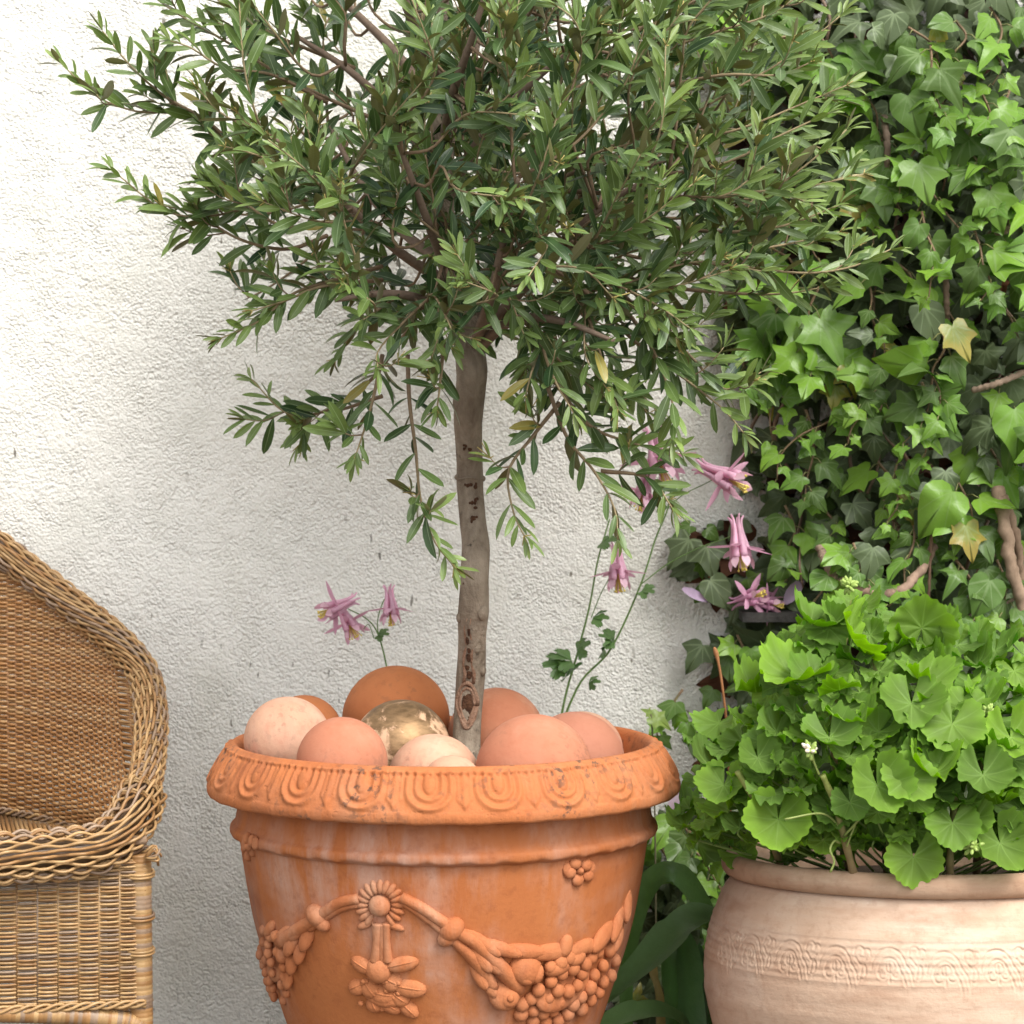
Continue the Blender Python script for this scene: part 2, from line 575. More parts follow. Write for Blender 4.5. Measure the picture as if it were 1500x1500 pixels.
body_px = [(300, 1160), (302, 1180), (304, 1192), (306, 1198), (311, 1203), (312.5, 1208), (311, 1214), (305, 1218), (299, 1221), (297, 1232),
           (292, 1265), (286, 1300), (278, 1340), (266, 1385), (251, 1430), (236, 1475), (222, 1515), (208, 1560), (193, 1610), (183, 1655), (180, 1690),
           (188, 1705), (194, 1720), (192, 1740), (186, 1750)]
bp = smooth_path([(r, y, 0) for r, y in body_px], 150)
prof = np.array([(r * U, max(pz(y), 0.0)) for r, y, _ in bp])
prof = np.vstack([prof, [(0.001, 0.0)]])
BR = prof[:-1][np.argsort(prof[:-1, 1])]


def body_off(th):
    n = len(prof)
    dR = np.zeros((n, len(th))); dZ = np.zeros_like(dR)
    r_ = np.random.RandomState(5)
    wav = sum(r_.randn() * np.sin(th * f_ + r_.rand() * 6.3) for f_ in (7, 17, 37, 53, 71, 97))
    ys = (CZ - prof[:, 1]) / U + HOR
    for i in range(n):
        g = math.exp(-((ys[i] - 1213) / 7) ** 2)
        dZ[i] = wav * 0.55 * U * g
        dR[i] = (0.6 * np.sin(th * 3 + 1) + 0.25 * wav * g) * U
    return dR, dZ


mb = MB()
lathe(mb, prof, 420, PX, PY0, body_off)
body = mb.build("body", TC, pot)
mb = MB()
g = np.linspace(0, 2 * math.pi, 64, endpoint=False)
sv = [(PX, PY0, pz(1128))]
for rr in (100, 200, 284):
    for a in g:
        sv.append((PX + rr * U * math.cos(a), PY0 + rr * U * math.sin(a), pz(1128) + rng.uniform(-.006, .006)))
fs = [(0, 1 + j, 1 + (j + 1) % 64) for j in range(64)]
for i in range(2):
    for j in range(64):
        a, b = 1 + i * 64 + j, 1 + i * 64 + (j + 1) % 64
        fs.append((a, a + 64, b + 64, b))
mb.add(sv, fs)
mb.build("soil_surface", SOIL, pot)


def Rbody(z): return float(np.interp(z, BR[:, 1], BR[:, 0]))


def surf(px, py, off=0.0):
    Y = PY0 - 0.25
    for _ in range(14):
        z = CZ - (py - HOR) / F * Y
        R = Rbody(z) + off
        dX = (px - 750) / F * Y - PX
        dX = max(-R * 0.995, min(R * 0.995, dX))
        Y = 0.5 * Y + 0.5 * (PY0 - math.sqrt(R * R - dX * dX))
    p = np.array([PX + dX, Y, z])
    n = nrm([dX, Y - PY0, 0.12 * R])
    return p, n


UF = 3.33 / F


def orn_frame(px, py, ang=0.0):
    """axes on the pot's skin: x rotated by ang in the skin (0 = right, pi/2 = down), z outward"""
    p, n = surf(px, py)
    r = nrm(np.cross([0, 0, 1.0], n)) * 1.0
    if r[0] < 0: r = -r
    d = nrm(np.cross(r, n))
    if d[2] > 0: d = -d
    x = r * math.cos(ang) + d * math.sin(ang)
    y = np.cross(n, x)
    return p, np.array([x, y, n])


def oblob(mb, px, py, rx, ry, rz, ang=0.0, lift=0.0, seg=10, rings=7):
    p, ax = orn_frame(px, py, ang)
    mb.blob(p + ax[2] * lift * 0.8 * UF, ax, (rx * UF, ry * UF, rz * 0.78 * UF), seg, rings)


def otube(mb, pts, rad, n=24, sides=10, lift=0.0):
    q = smooth_path([(x, y, 0) for x, y in pts], n)
    rr = np.interp(np.linspace(0, 1, n), np.linspace(0, 1, len(rad)), rad)
    w_ = []
    for (x, y, _), r in zip(q, rr):
        p, nn = surf(x, y)
        w_.append(p + nn * lift * UF)
    mb.tube(w_, rr * UF, sides)


# sunflower medallion
mb = MB()
oblob(mb, 557, 1326, 17, 17, 15, 0, 3, 18, 9)
for k in range(17):
    a = -math.pi / 2 + (k - 8) * (2 * math.pi * 0.86 / 17)
    oblob(mb, 557 + 27 * math.cos(a), 1325 + 27 * math.sin(a), 12, 5.6, 8, a, 1, 10, 7)
oblob(mb, 536, 1354, 15, 6.5, 8, 2.7, 1)
oblob(mb, 578, 1356, 17, 6.5, 8, 0.35, 1)
mb.build("sunflower_medallion", TC_ORN, pot)
# pendant
mb = MB()
otube(mb, [(553, 1352), (553, 1380), (551, 1408)], [8, 7, 9], lift=2)
otube(mb, [(567, 1352), (567, 1380), (569, 1408)], [7, 6, 8], lift=2)
otube(mb, [(560, 1352), (560, 1408)], [8, 8], lift=-1)
oblob(mb, 556, 1420, 21, 21, 19, 0, 3, 16, 9)
for (x, y, L, W, a) in ((531, 1413, 20, 10, 3.6), (590, 1412, 26, 10, -0.25), (525, 1445, 16, 11, 2.7), (600, 1447, 27, 12, 0.12),
                        (543, 1446, 18, 13, 0.9), (575, 1437, 15, 14, 0.4), (572, 1472, 20, 10, 0.5), (597, 1475, 22, 10, 0.75), (550, 1470, 14, 12, 1.2),
                        (562, 1456, 26, 13, 0.1), (585, 1460, 18, 12, 0.6)):
    oblob(mb, x, y, L, W * 1.25, 12, a, 2, 12, 8)
    oblob(mb, x, y, L * 1.02, W * .25, 14, a, 2, 10, 6)
oblob(mb, 564, 1452, 36, 24, 9, 0.1, 0, 18, 10)
for k in range(34):
    oblob(mb, 562 + rng.uniform(-34, 34), 1455 + rng.uniform(-20, 26), 4.5, 4.5, 4, 0, 9 + rng.uniform(-2, 2), 7, 5)
mb.build("flower_pendant", TC_ORN, pot)


def garland(name, cord, cord2, knot, leaves, fruit_poly, extra, n_fruit, rfruit, seed):
    r_ = np.random.RandomState(seed)
    m = MB()
    otube(m, *cord, lift=3)
    otube(m, *cord2, lift=2)
    for kx, ky, kr, a in knot:
        oblob(m, kx, ky, kr * 0.8, kr, kr * .95, a, 4, 14, 9)
    for (x, y, L, W, a, lf) in leaves:
        oblob(m, x, y, L, W * 1.35, 10, a, lf, 14, 8)
        oblob(m, x, y + 1, L * 1.0, W * .22, 11, a, lf, 10, 6)
    o = m.build(name, TC_ORN, pot)
    m = MB()
    xs = [p[0] for p in fruit_poly]; ys = [p[1] for p in fruit_poly]
    pts = []
    for _ in range(6000):
        x, y = r_.uniform(min(xs), max(xs)), r_.uniform(min(ys), max(ys))
        if not in_poly(x, y, fruit_poly): continue
        if all((x - a) ** 2 + (y - b) ** 2 > (rfruit * 1.22) ** 2 for a, b, in pts):
            pts.append((x, y))
        if len(pts) >= n_fruit: break
    cx_, cy_ = np.mean(xs), np.mean(ys)
    oblob(m, cx_, cy_, (max(xs) - min(xs)) * 0.40, (max(ys) - min(ys)) * 0.28, 14, -0.35 if cx_ > 600 else 1.5, -2, 20, 10)
    for x, y in pts:
        dd = math.hypot((x - cx_) / (max(xs) - min(xs)), (y - cy_) / (max(ys) - min(ys)))
        rr = rfruit * r_.uniform(0.9, 1.12)
        oblob(m, x, y, rr, rr, rr, 0, 16 * max(0, 1 - 1.9 * dd) + r_.uniform(0, 4), 12, 8)
        p, ax = orn_frame(x, y)
    for e in extra:
        oblob(m, *e)
    m.build("fruit_cluster", TC_ORN, o)
    return o


# right hand swag
garland("garland", ([(588, 1314), (615, 1328), (645, 1348), (672, 1366), (700, 1384), (735, 1420), (760, 1450)], [8, 9, 9, 10, 11, 13, 12]),
        ([(590, 1322), (615, 1338), (640, 1357), (668, 1380), (700, 1410), (722, 1448)], [5, 6, 6, 8, 12, 10]),
        [(662, 1361, 21, 0.8), (655, 1373, 16, 0.9)],
        [(705, 1381, 36, 8, 0.62, 4), (728, 1388, 42, 8, 0.35, 4), (700, 1398, 34, 9, 0.95, 5), (716, 1408, 28, 8, 0.8, 6), (700, 1424, 30, 8, 1.15, 3),
         (765, 1393, 40, 9, 0.12, 3), (805, 1394, 40, 10, 0.0, 3), (826, 1385, 18, 9, -1.1, 5), (850, 1388, 30, 9, -0.2, 3), (880, 1372, 36, 11, -0.55, 4),
         (902, 1352, 36, 9, -0.85, 3), (917, 1325, 30, 8, -1.15, 2), (903, 1372, 30, 8, -0.8, 3), (715, 1440, 26, 8, 1.1, 2), (742, 1428, 20, 10, 0.7, 5)],
        [(800, 1408), (860, 1384), (895, 1392), (902, 1410), (880, 1450), (850, 1480), (805, 1500), (765, 1492), (752, 1478), (775, 1455), (798, 1440)],
        [(738, 1456, 25, 25, 16, 0.3, 4, 18, 9), (742, 1460, 16, 16, 10, 0.3, 15, 16, 8), (741, 1461, 6, 6, 6, 0, 24, 10, 7), (768, 1418, 27, 25, 20, 0.4, 4, 18, 9),
         (782, 1426, 15, 9, 12, 1.9, 15, 12, 7), (764, 1434, 13, 9, 12, 0.4, 15, 12, 7), (812, 1418, 24, 12, 16, -0.15, 8, 14, 8), (838, 1405, 18, 11, 14, -0.2, 8, 14, 8)],
        120, 11.5, 21)
# left hand swag
garland("garland", ([(527, 1316), (500, 1322), (478, 1336), (458, 1350), (436, 1364), (415, 1380)], [8, 9, 9, 10, 11, 12]),
        ([(525, 1325), (500, 1331), (476, 1345), (455, 1360)], [5, 6, 6, 7]),
        [(466, 1341, 20, 2.2), (474, 1352, 15, 2.2)],
        [(440, 1362, 28, 8, 2.4, 4), (432, 1378, 30, 10, 2.1, 6), (452, 1374, 24, 9, 2.0, 5), (442, 1392, 24, 9, 1.8, 4), (417, 1370, 26, 8, 2.5, 3), (398, 1360, 20, 7, 2.4, 3),
         (430, 1405, 26, 10, 1.7, 3), (424, 1430, 22, 9, 1.6, 3)],
        [(384, 1362), (412, 1372), (425, 1400), (428, 1440), (420, 1470), (398, 1465), (384, 1440), (376, 1400)],
        [(418, 1398, 13, 15, 14, 0, 6, 12, 8), (408, 1372, 12, 10, 12, 0, 5, 12, 7)],
        70, 8.5, 22)
# rosettes under the rim
for (rx_, ry_) in ((848, 1276), (366, 1240)):
    mb = MB()
    for k in range(5):
        a = k * 2 * math.pi / 5 + 0.5
        sx = 1.0 if rx_ > 500 else 0.45
        oblob(mb, rx_ + 14 * sx * math.cos(a), ry_ + 13 * math.sin(a), 10.5 * sx + 1, 10, 9, 0, 1, 12, 7)
    oblob(mb, rx_, ry_, 6, 6, 10, 0, 2)
    oblob(mb, rx_ - 17 * sx, ry_ - 3, 9, 12, 6, 0, 0)
    oblob(mb, rx_ + 18 * sx, ry_ - 5, 9, 11, 6, 0, 0)
    mb.build("rosette", TC_ORN, pot)

# ------------------------------------------------------------------ balls lying in the planter
def ball_mat(name, c1, c2, bloom, dark, amt=0.5, rough=None):
    return mat_terracotta(name, c1, c2, bloom, dark, amt, bump=0.22, speck=0.25)


M_CREAM = ball_mat("ball_cream", (0.48, 0.25, 0.16), (0.52, 0.315, 0.21), (0.57, 0.42, 0.315), (0.44, 0.16, 0.095), 0.85)
M_PINK = ball_mat("ball_pink", (0.37, 0.135, 0.075), (0.42, 0.175, 0.10), (0.53, 0.31, 0.21), (0.34, 0.11, 0.055), 0.5)
M_ORANGE = ball_mat("ball_orange", (0.38, 0.125, 0.042), (0.42, 0.145, 0.05), (0.46, 0.20, 0.095), (0.30, 0.09, 0.03), 0.25)
M_MOTTLE = ball_mat("ball_mottled", (0.34, 0.115, 0.056), (0.42, 0.18, 0.10), (0.60, 0.41, 0.29), (0.25, 0.075, 0.034), 1.0)
M_BROWN = ball_mat("ball_brown", (0.35, 0.14, 0.085), (0.40, 0.175, 0.11), (0.56, 0.34, 0.26), (0.30, 0.105, 0.06), 0.6)
BALLS = [
    # name px py r Y mat label
    (421, 1084, 64, 3.545, M_CREAM, "pale cream pottery ball with a pink flush at the left end of the planter"),
    (446, 1074, 56, 3.67, M_ORANGE, "small dark orange clay ball half hidden behind the pale cream ball"),
    (501, 1117, 67, 3.429, M_PINK, "dusty pink clay ball at the front left beside the gold ball"),
    (580, 1054, 79, 3.744, M_ORANGE, "big plain orange clay ball standing highest at the back of the planter"),
    (588, 1097, 73, 3.606, GOLD, "worn gold metallic ball in the middle of the clay balls"),
    (636, 1144, 69, 3.482, M_CREAM, "cream pottery ball at the front just left of the trunk"),
    (662, 1152, 46, 3.38, M_CREAM, "smallest cream ball pressed against the front rim below the trunk"),
    (727, 1078, 71, 3.691, M_MOTTLE, "mottled reddish clay ball with a chalky bloom right behind the trunk"),
    (782, 1131, 86, 3.442, M_PINK, "largest salmon pink clay ball at the front right of the trunk"),
    (842, 1115, 73, 3.59, M_BROWN, "brownish pink clay ball tucked behind the largest salmon ball"),
    (852, 1104, 62, 3.72, M_CREAM, "cream ball showing only a thin crescent behind the brownish pink ball"),
]
for (bx, by, br, bY, bm, lab) in BALLS:
    mb = MB()
    c = P(bx, by, bY)
    r = br * bY / F
    ya = rng.uniform(0, 6.3)
    ax = np.array([[math.cos(ya), math.sin(ya), 0], [-math.sin(ya), math.cos(ya), 0], [0, 0, 1]])
    mb.blob((0, 0, 0), np.eye(3), (r, r * rng.uniform(0.99, 1.01), r * rng.uniform(0.98, 1.0)), 64, 40)
    o = mb.build("garden_ball" if bm is not GOLD else "gold_ball", bm)
    o.location = tuple(c)
    o.rotation_euler = (rng.uniform(-.4, .4), rng.uniform(-.4, .4), ya)
    tag(o, lab, "ball", "decorative balls lying in the planter")

# ------------------------------------------------------------------ olive tree
TB = P(682, 1110, 3.60)
olive = thing("olive_tree", "small standard olive tree with bare trunk and loose round crown growing in the orange planter", "tree", TB)
tr_px = [(681, 1125, 21), (683, 1080, 20.5), (686, 1035, 21), (689, 985, 22), (691, 935, 20.5), (693, 898, 22.5), (694, 850, 20), (697, 800, 20), (692, 760, 19.5), (689, 720, 19.5), (689, 702, 20.5),
         (688, 680, 19.5), (687, 640, 19.5), (687, 605, 21), (690, 570, 21.5), (692, 540, 23), (684, 490, 22), (668, 420, 20), (652, 355, 18), (647, 300, 17), (650, 245, 16),
         (646, 180, 14), (640, 100, 11), (648, 20, 9), (655, -80, 6), (660, -180, 3)]
tp = smooth_path([P(x, y, 3.60 + 0.02 * math.sin(y * 0.02)) for x, y, r in tr_px], 150)
tr_ = np.interp(np.linspace(0, 1, 150), np.linspace(0, 1, len(tr_px)), [r * U for _, _, r in tr_px])
mb = MB()
sides = 28
# knobbly trunk: own tube with radial noise
ang = np.linspace(0, 2 * math.pi, sides, endpoint=False)
V = []
for i in range(150):
    s = i / 149
    for a in ang:
        k = 1 + 0.035 * math.sin(3 * a + 9 * s) + 0.03 * math.sin(2 * a - 23 * s + 1) + 0.025 * math.sin(5 * a + 60 * s)
        V.append(tp[i] + tr_[i] * k * np.array([math.cos(a), math.sin(a), 0]))
fs = []
for i in range(149):
    for j in range(sides):
        k = (j + 1) % sides
        fs.append((i * sides + j, i * sides + k, (i + 1) * sides + k, (i + 1) * sides + j))
mb.add(V, fs)


def on_trunk(px, py, out=1.0):
    i = int(np.argmin(np.abs(tp[:, 2] - P(px, py, 3.6)[2])))
    c, r = tp[i], tr_[i]
    dx = P(px, py, 3.58)[0] - c[0]
    dx = max(-r * .97, min(r * .97, dx))
    n = nrm([dx, -math.sqrt(max(r * r - dx * dx, 0)), 0])
    return np.array([c[0], c[1], P(px, py, 3.58)[2]]) + n * r * out, n


# knots and pruning collars on the trunk
for (kx, ky, a, b) in ((708, 897, 9, 12), (668, 700, 7, 5), (707, 702, 7, 5), (665, 590, 8, 13), (708, 985, 7, 9), (668, 905, 6, 8), (712, 900, 6, 8), (700, 950, 6, 8)):
    p, n = on_trunk(kx, ky, 0.93)
    mb.blob(p, frame([0, 0, 1], n), (b * U, a * U, a * 0.7 * U), 12, 8)
for ky in (702,):
    p, n = on_trunk(688, ky)
    th = np.linspace(0, 2 * math.pi, 30)
    i = int(np.argmin(np.abs(tp[:, 2] - p[2])))
    mb.tube([tp[i] + tr_[i] * 0.985 * np.array([math.cos(a), math.sin(a), 0.06 * math.sin(3 * a)]) for a in th], 0.0016, 6)
trunk = mb.build("trunk", BARK, olive)
# the wound near the foot: a lip with a dark hollow and a long torn strip above it
mb = MB()
for (cx_, cy_, wx, hy, rr) in ((684, 1036, 14.5, 33, 3.4), (684, 1036, 10.5, 26, 2.6)):
    loop = []
    for a in np.linspace(0, 2 * math.pi, 33):
        yy = math.sin(a)
        sx = wx * math.cos(a) * (1 - 0.45 * max(0, yy))
        p, n = on_trunk(cx_ + sx, cy_ + hy * yy, 1.01)
        loop.append(p)
    mb.tube(loop, rr * U * np.interp(np.arange(33) % 7, [0, 3, 6], [0.8, 1.2, 0.8]), 8)
for s in (-1, 1):
    mb.tube([on_trunk(686 + s * (7 - k * 0.6) + 2 * math.sin(k * 1.9), 1003 - k * 14, 1.0)[0] for k in range(8)], np.array([3, 2.8, 2.2, 2.6, 2, 2.2, 1.6, .8]) * U, 7)
mb.build("scar_lip", SCARLIP, trunk)
mb = MB()
p, n = on_trunk(684, 1037, 0.985)
mb.blob(p, frame([0, 0, 1], n), (25 * U, 8.5 * U, 2.2 * U), 20, 10)
for k in range(7):
    p, n = on_trunk(686 + 1.5 * math.sin(k * 2.2), 1000 - k * 13, 0.985)
    mb.blob(p, frame([0.05 * math.sin(k), 0, 1], n), (10 * U, (5.5 - k * .5) * U, 1.9 * U), 12, 8)
mb.build("scar_hollow", SCAR, trunk)
for (x, y, a, b) in ((684, 655, 13, 6), (694, 738, 8, 12), (694, 760, 6, 6), (688, 712, 14, 3), (677, 856, 4, 3), (686, 1056, 8, 4), (707, 902, 4, 6)):
    mb = MB()
    for _ in range(6):
        p, n = on_trunk(x + rng.uniform(-a, a) * .7, y + rng.uniform(-b, b) * .8, 0.995)
        mb.blob(p, frame([0, 0, 1], n), (rng.uniform(1.5, 4) * U, rng.uniform(1.5, 3.5) * U, 0.9 * U), 8, 6)
    mb.build("bark_scab", SCAR, trunk)

# leaf template
def olive_template(curl, fold):
    st = [0.0, 0.12, 0.3, 0.5, 0.7, 0.88, 1.0]
    wd = [0.08, 0.42, 0.85, 1.0, 0.98, 0.66, 0.08]
    V, uv = [], []
    for t, w_ in zip(st, wd):
        for s in (-1, 0, 1):
            V.append((t, s * w_ * 0.122, fold * abs(s) * w_ * 0.10 - curl * t * t))
            uv.append((t, s * w_ * 0.5, 0.55))
    fs = []
    for i in range(6):
        for j in range(2):
            a = i * 3 + j
            fs.append((a, a + 3, a + 4, a + 1))
    return np.array(V), fs, np.array(uv)


OT = [olive_template(c, f) for c, f in ((0.0, 0.35), (0.12, 0.5), (0.22, 0.3), (-0.1, 0.5), (0.3, 0.6))]
foliage, twigs = MB(), MB()
n_leaf = 0


def olive_leaf(base, d, n, L, col, wide=1.0):
    global n_leaf
    V, fs, uv = OT[rng.randint(len(OT))]
    M = frame(d, n) * L
    V = V * np.array([1, wide, 1])
    foliage.add(base + V @ M, fs, col, uv)
    n_leaf += 1


def olive_shoot(path, start=0.25, spacing=0.0145, L0=0.0465, young=0.7, rad=(0.0019, 0.0008), sparse=0.12, light=0.0, spur=0.16):
    """path: sampled polyline; leaves in opposite pairs on its outer part"""
    path = np.asarray(path)
    seg = np.linalg.norm(np.diff(path, axis=0), axis=1)
    s = np.concatenate([[0], np.cumsum(seg)])
    tot = s[-1]
    m = max(6, int(tot / 0.012))
    ss = np.linspace(0, tot, m)
    pp = np.stack([np.interp(ss, s, path[:, k]) for k in range(3)], 1)
    tt = np.linspace(0, 1, m)[:, None]
    cb = np.array([0.20, 0.135, 0.085]); ct = np.array([0.38, 0.31, 0.17])
    cols = np.repeat(cb * (1 - tt ** 1.5) + ct * tt ** 1.5, 5, axis=0)
    twigs.tube(pp, np.linspace(rad[0], rad[1], m), 5, cols)
    x = tot * start
    az = rng.uniform(0, 6.3)
    while x < tot:
        i = min(m - 2, max(1, int(x / tot * (m - 1))))
        p = np.array([np.interp(x, ss, pp[:, k]) for k in range(3)])
        T = nrm(pp[i + 1] - pp[i - 1])
        t = x / tot
        a = frame(T, [0, 0, 1])
        for sgn in (0, math.pi):
            if rng.rand() < sparse: continue
            ang_ = az + sgn + rng.normal(0, 0.25)
            side = a[1] * math.cos(ang_) + a[2] * math.sin(ang_)
            op = rng.uniform(0.65, 1.25) * (1.0 - 0.3 * t)
            d = T * math.cos(op) + side * math.sin(op) + np.array([0, -0.1, 0.08])
            n = np.array([0, -0.75, 0.75]) + rng.normal(0, 0.42, 3) - T * 0.25
            L = L0 * rng.uniform(0.75, 1.25) * (1.0 - 0.45 * max(0, (t - 0.75) / 0.25))
            g = rng.rand()
            dark = np.array([0.017, 0.044, 0.015]); mid = np.array([0.062, 0.120, 0.038]); yng = np.array([0.20, 0.28, 0.070])
            f = np.clip(young * (t - 0.35) * 1.45 + rng.normal(0, 0.16) + light, 0, 1)
            c = dark * (1 - g) + mid * g
            c = c * (1 - f) + yng * f
            if rng.rand() < 0.012: c = np.array([0.30, 0.25, 0.06])
            olive_leaf(p, d, n, L, c)
        if spur and rng.rand() < spur and 0.1 < t < 0.92:
            an = rng.uniform(0, 6.3)
            dd = nrm(T * 0.7 + (a[1] * math.cos(an) + a[2] * math.sin(an)) * 0.9 + np.array([0, -0.25, 0.35]))
            ln = rng.uniform(0.025, 0.06)
            e_ = p + dd * ln + np.array([0, 0, 0.012])
            olive_shoot(smooth_path([p, p + dd * ln * 0.55, e_], 10), start=0.3, spacing=0.015, L0=L0, young=young, rad=(0.0012, 0.0007), sparse=0.1, light=light + 0.12, spur=0)
        az += math.pi / 2 + rng.normal(0, 0.35)
        x += spacing * rng.uniform(0.8, 1.35) * (1 - 0.35 * t)
    # terminal tuft
    T = nrm(pp[-1] - pp[-3])
    a = frame(T, [0, 0, 1])
    for k in range(4):
        an = k * math.pi / 2 + az
        d = T + (a[1] * math.cos(an) + a[2] * math.sin(an)) * rng.uniform(0.35, 0.9)
        g = rng.rand()
        olive_leaf(pp[-1], d, np.array([0, -0.4, 0.9]) - T * 0.3 + rng.normal(0, .3, 3), L0 * rng.uniform(0.5, 0.8),
                   np.array([0.12, 0.19, 0.055]) * (1 - g) + np.array([0.20, 0.26, 0.07]) * g, 0.8)
    if rng.rand() < 0.5:
        for k in range(5):
            twigs.tube([pp[-1], pp[-1] + T * 0.008 + rng.normal(0, .005, 3)], [0.0009, 0.0006], 4, (0.45, 0.36, 0.13))


# traced shoots that make the outline
TR = [
    [(560, 330, 3.62), (440, 290, 3.6), (350, 220, 3.58), (280, 170, 3.57), (200, 163, 3.56), (140, 140, 3.55), (92, 95, 3.54)],
    [(350, 220, 3.58), (300, 175, 3.56), (240, 140, 3.55), (190, 95, 3.54), (150, 45, 3.53)],
    [(570, 350, 3.6), (480, 270, 3.6), (400, 290, 3.58), (320, 315, 3.56), (245, 310, 3.55), (165, 250, 3.54)],
    [(480, 345, 3.6), (420, 365, 3.58), (350, 350, 3.56), (290, 315, 3.56), (235, 300, 3.55)],
    [(560, 390, 3.6), (490, 410, 3.56), (430, 430, 3.54), (380, 470, 3.52), (325, 495, 3.5)],
    [(560, 410, 3.6), (470, 420, 3.54), (420, 440, 3.53), (370, 455, 3.52)],
    [(600, 480, 3.64), (540, 560, 3.68), (480, 600, 3.7), (420, 605, 3.72), (368, 555, 3.72)],
    [(560, 580, 3.68), (500, 600, 3.7), (455, 610, 3.71), (440, 650, 3.71)],
    [(597, 520, 3.5), (600, 590, 3.48), (609, 660, 3.47), (616, 730, 3.47), (635, 790, 3.47), (665, 830, 3.46)],
    [(560, 520, 3.5), (545, 590, 3.47), (530, 640, 3.46), (520, 670, 3.45)],
    [(650, 500, 3.45), (645, 560, 3.43), (640, 600, 3.42)],
    [(820, 590, 3.5), (780, 640, 3.48), (745, 690, 3.47), (752, 750, 3.46), (768, 785, 3.45)],
    [(800, 560, 3.5), (830, 640, 3.48), (870, 690, 3.47), (900, 745, 3.46), (905, 790, 3.46)],
    [(800, 540, 3.5), (860, 620, 3.5), (930, 650, 3.5), (1000, 665, 3.5)],
    [(880, 690, 3.5), (950, 700, 3.5), (985, 745, 3.5)],
    [(800, 480, 3.5), (780, 540, 3.44), (770, 580, 3.43)],
    [(850, 420, 3.55), (930, 500, 3.5), (1010, 560, 3.48), (1060, 600, 3.47), (1090, 635, 3.46)],
    [(900, 420, 3.55), (1010, 520, 3.5), (1060, 570, 3.5), (1115, 545, 3.48)],
    [(820, 350, 3.6), (950, 380, 3.58), (1080, 390, 3.55), (1180, 400, 3.54), (1250, 390, 3.53), (1305, 365, 3.52)],
    [(830, 300, 3.6), (980, 320, 3.6), (1090, 300, 3.58), (1170, 250, 3.57), (1240, 190, 3.56)],
    [(830, 280, 3.6), (1000, 290, 3.6), (1120, 290, 3.58), (1200, 270, 3.57), (1265, 255, 3.57)],
    [(820, 230, 3.6), (950, 200, 3.58), (1060, 140, 3.56), (1160, 80, 3.55), (1235, 20, 3.54)],
    [(820, 260, 3.6), (980, 210, 3.58), (1080, 190, 3.56), (1180, 150, 3.56), (1240, 125, 3.55)],
    [(800, 150, 3.6), (930, 90, 3.58), (1040, 50, 3.56), (1130, 20, 3.55), (1200, -30, 3.54)],
    [(950, 260, 3.55), (1060, 240, 3.5), (1140, 200, 3.48), (1215, 165, 3.47)],
    [(960, 330, 3.55), (1060, 340, 3.5), (1150, 330, 3.48), (1230, 300, 3.47)],
    [(560, 180, 3.6), (430, 120, 3.58), (330, 60, 3.56), (260, 20, 3.55), (205, -20, 3.54)],
    [(520, 100, 3.6), (400, 50, 3.57), (330, 10, 3.55), (290, -40, 3.54)],
    [(500, 250, 3.55), (400, 200, 3.5), (330, 170, 3.48), (290, 130, 3.47)],
    [(520, 300, 3.5), (430, 250, 3.47), (370, 225, 3.46), (330, 215, 3.45)],
    [(850, 430, 3.5), (880, 520, 3.44), (905, 600, 3.42)],
    [(900, 430, 3.5), (955, 510, 3.46), (985, 590, 3.44), (985, 645, 3.43)],
    [(780, 450, 3.5), (805, 540, 3.42), (840, 605, 3.40)],
    [(860, 400, 3.5), (950, 440, 3.42), (1010, 480, 3.40)],
    [(840, 440, 3.7), (900, 530, 3.75), (960, 600, 3.78)],
    [(480, 150, 3.55), (400, 110, 3.52), (330, 100, 3.5), (280, 70, 3.5), (250, 60, 3.5)],
    [(480, 330, 3.55), (410, 330, 3.52), (350, 290, 3.5), (310, 265, 3.5)],
    [(930, 150, 3.62), (1030, 100, 3.66), (1120, 60, 3.68), (1180, 50, 3.7)],
    [(950, 200, 3.65), (1060, 190, 3.7), (1150, 200, 3.72), (1210, 220, 3.74)],
    [(960, 300, 3.5), (1050, 290, 3.44), (1130, 280, 3.42), (1190, 300, 3.4)],
    [(960, 370, 3.66), (1060, 370, 3.7), (1140, 360, 3.74), (1230, 340, 3.76)],
    [(930, 60, 3.5), (1020, 0, 3.46), (1100, -30, 3.44)],
    [(960, 130, 3.48), (1060, 110, 3.42), (1140, 110, 3.4), (1190, 90, 3.38)],
    [(960, 420, 3.6), (1080, 430, 3.6), (1150, 430, 3.58), (1210, 420, 3.57)],
]
for poly in TR:
    q = smooth_path([P(*p) for p in poly], 40)
    olive_shoot(q, start=0.2, rad=(0.0032, 0.0009), spacing=0.0185, light=0.12)

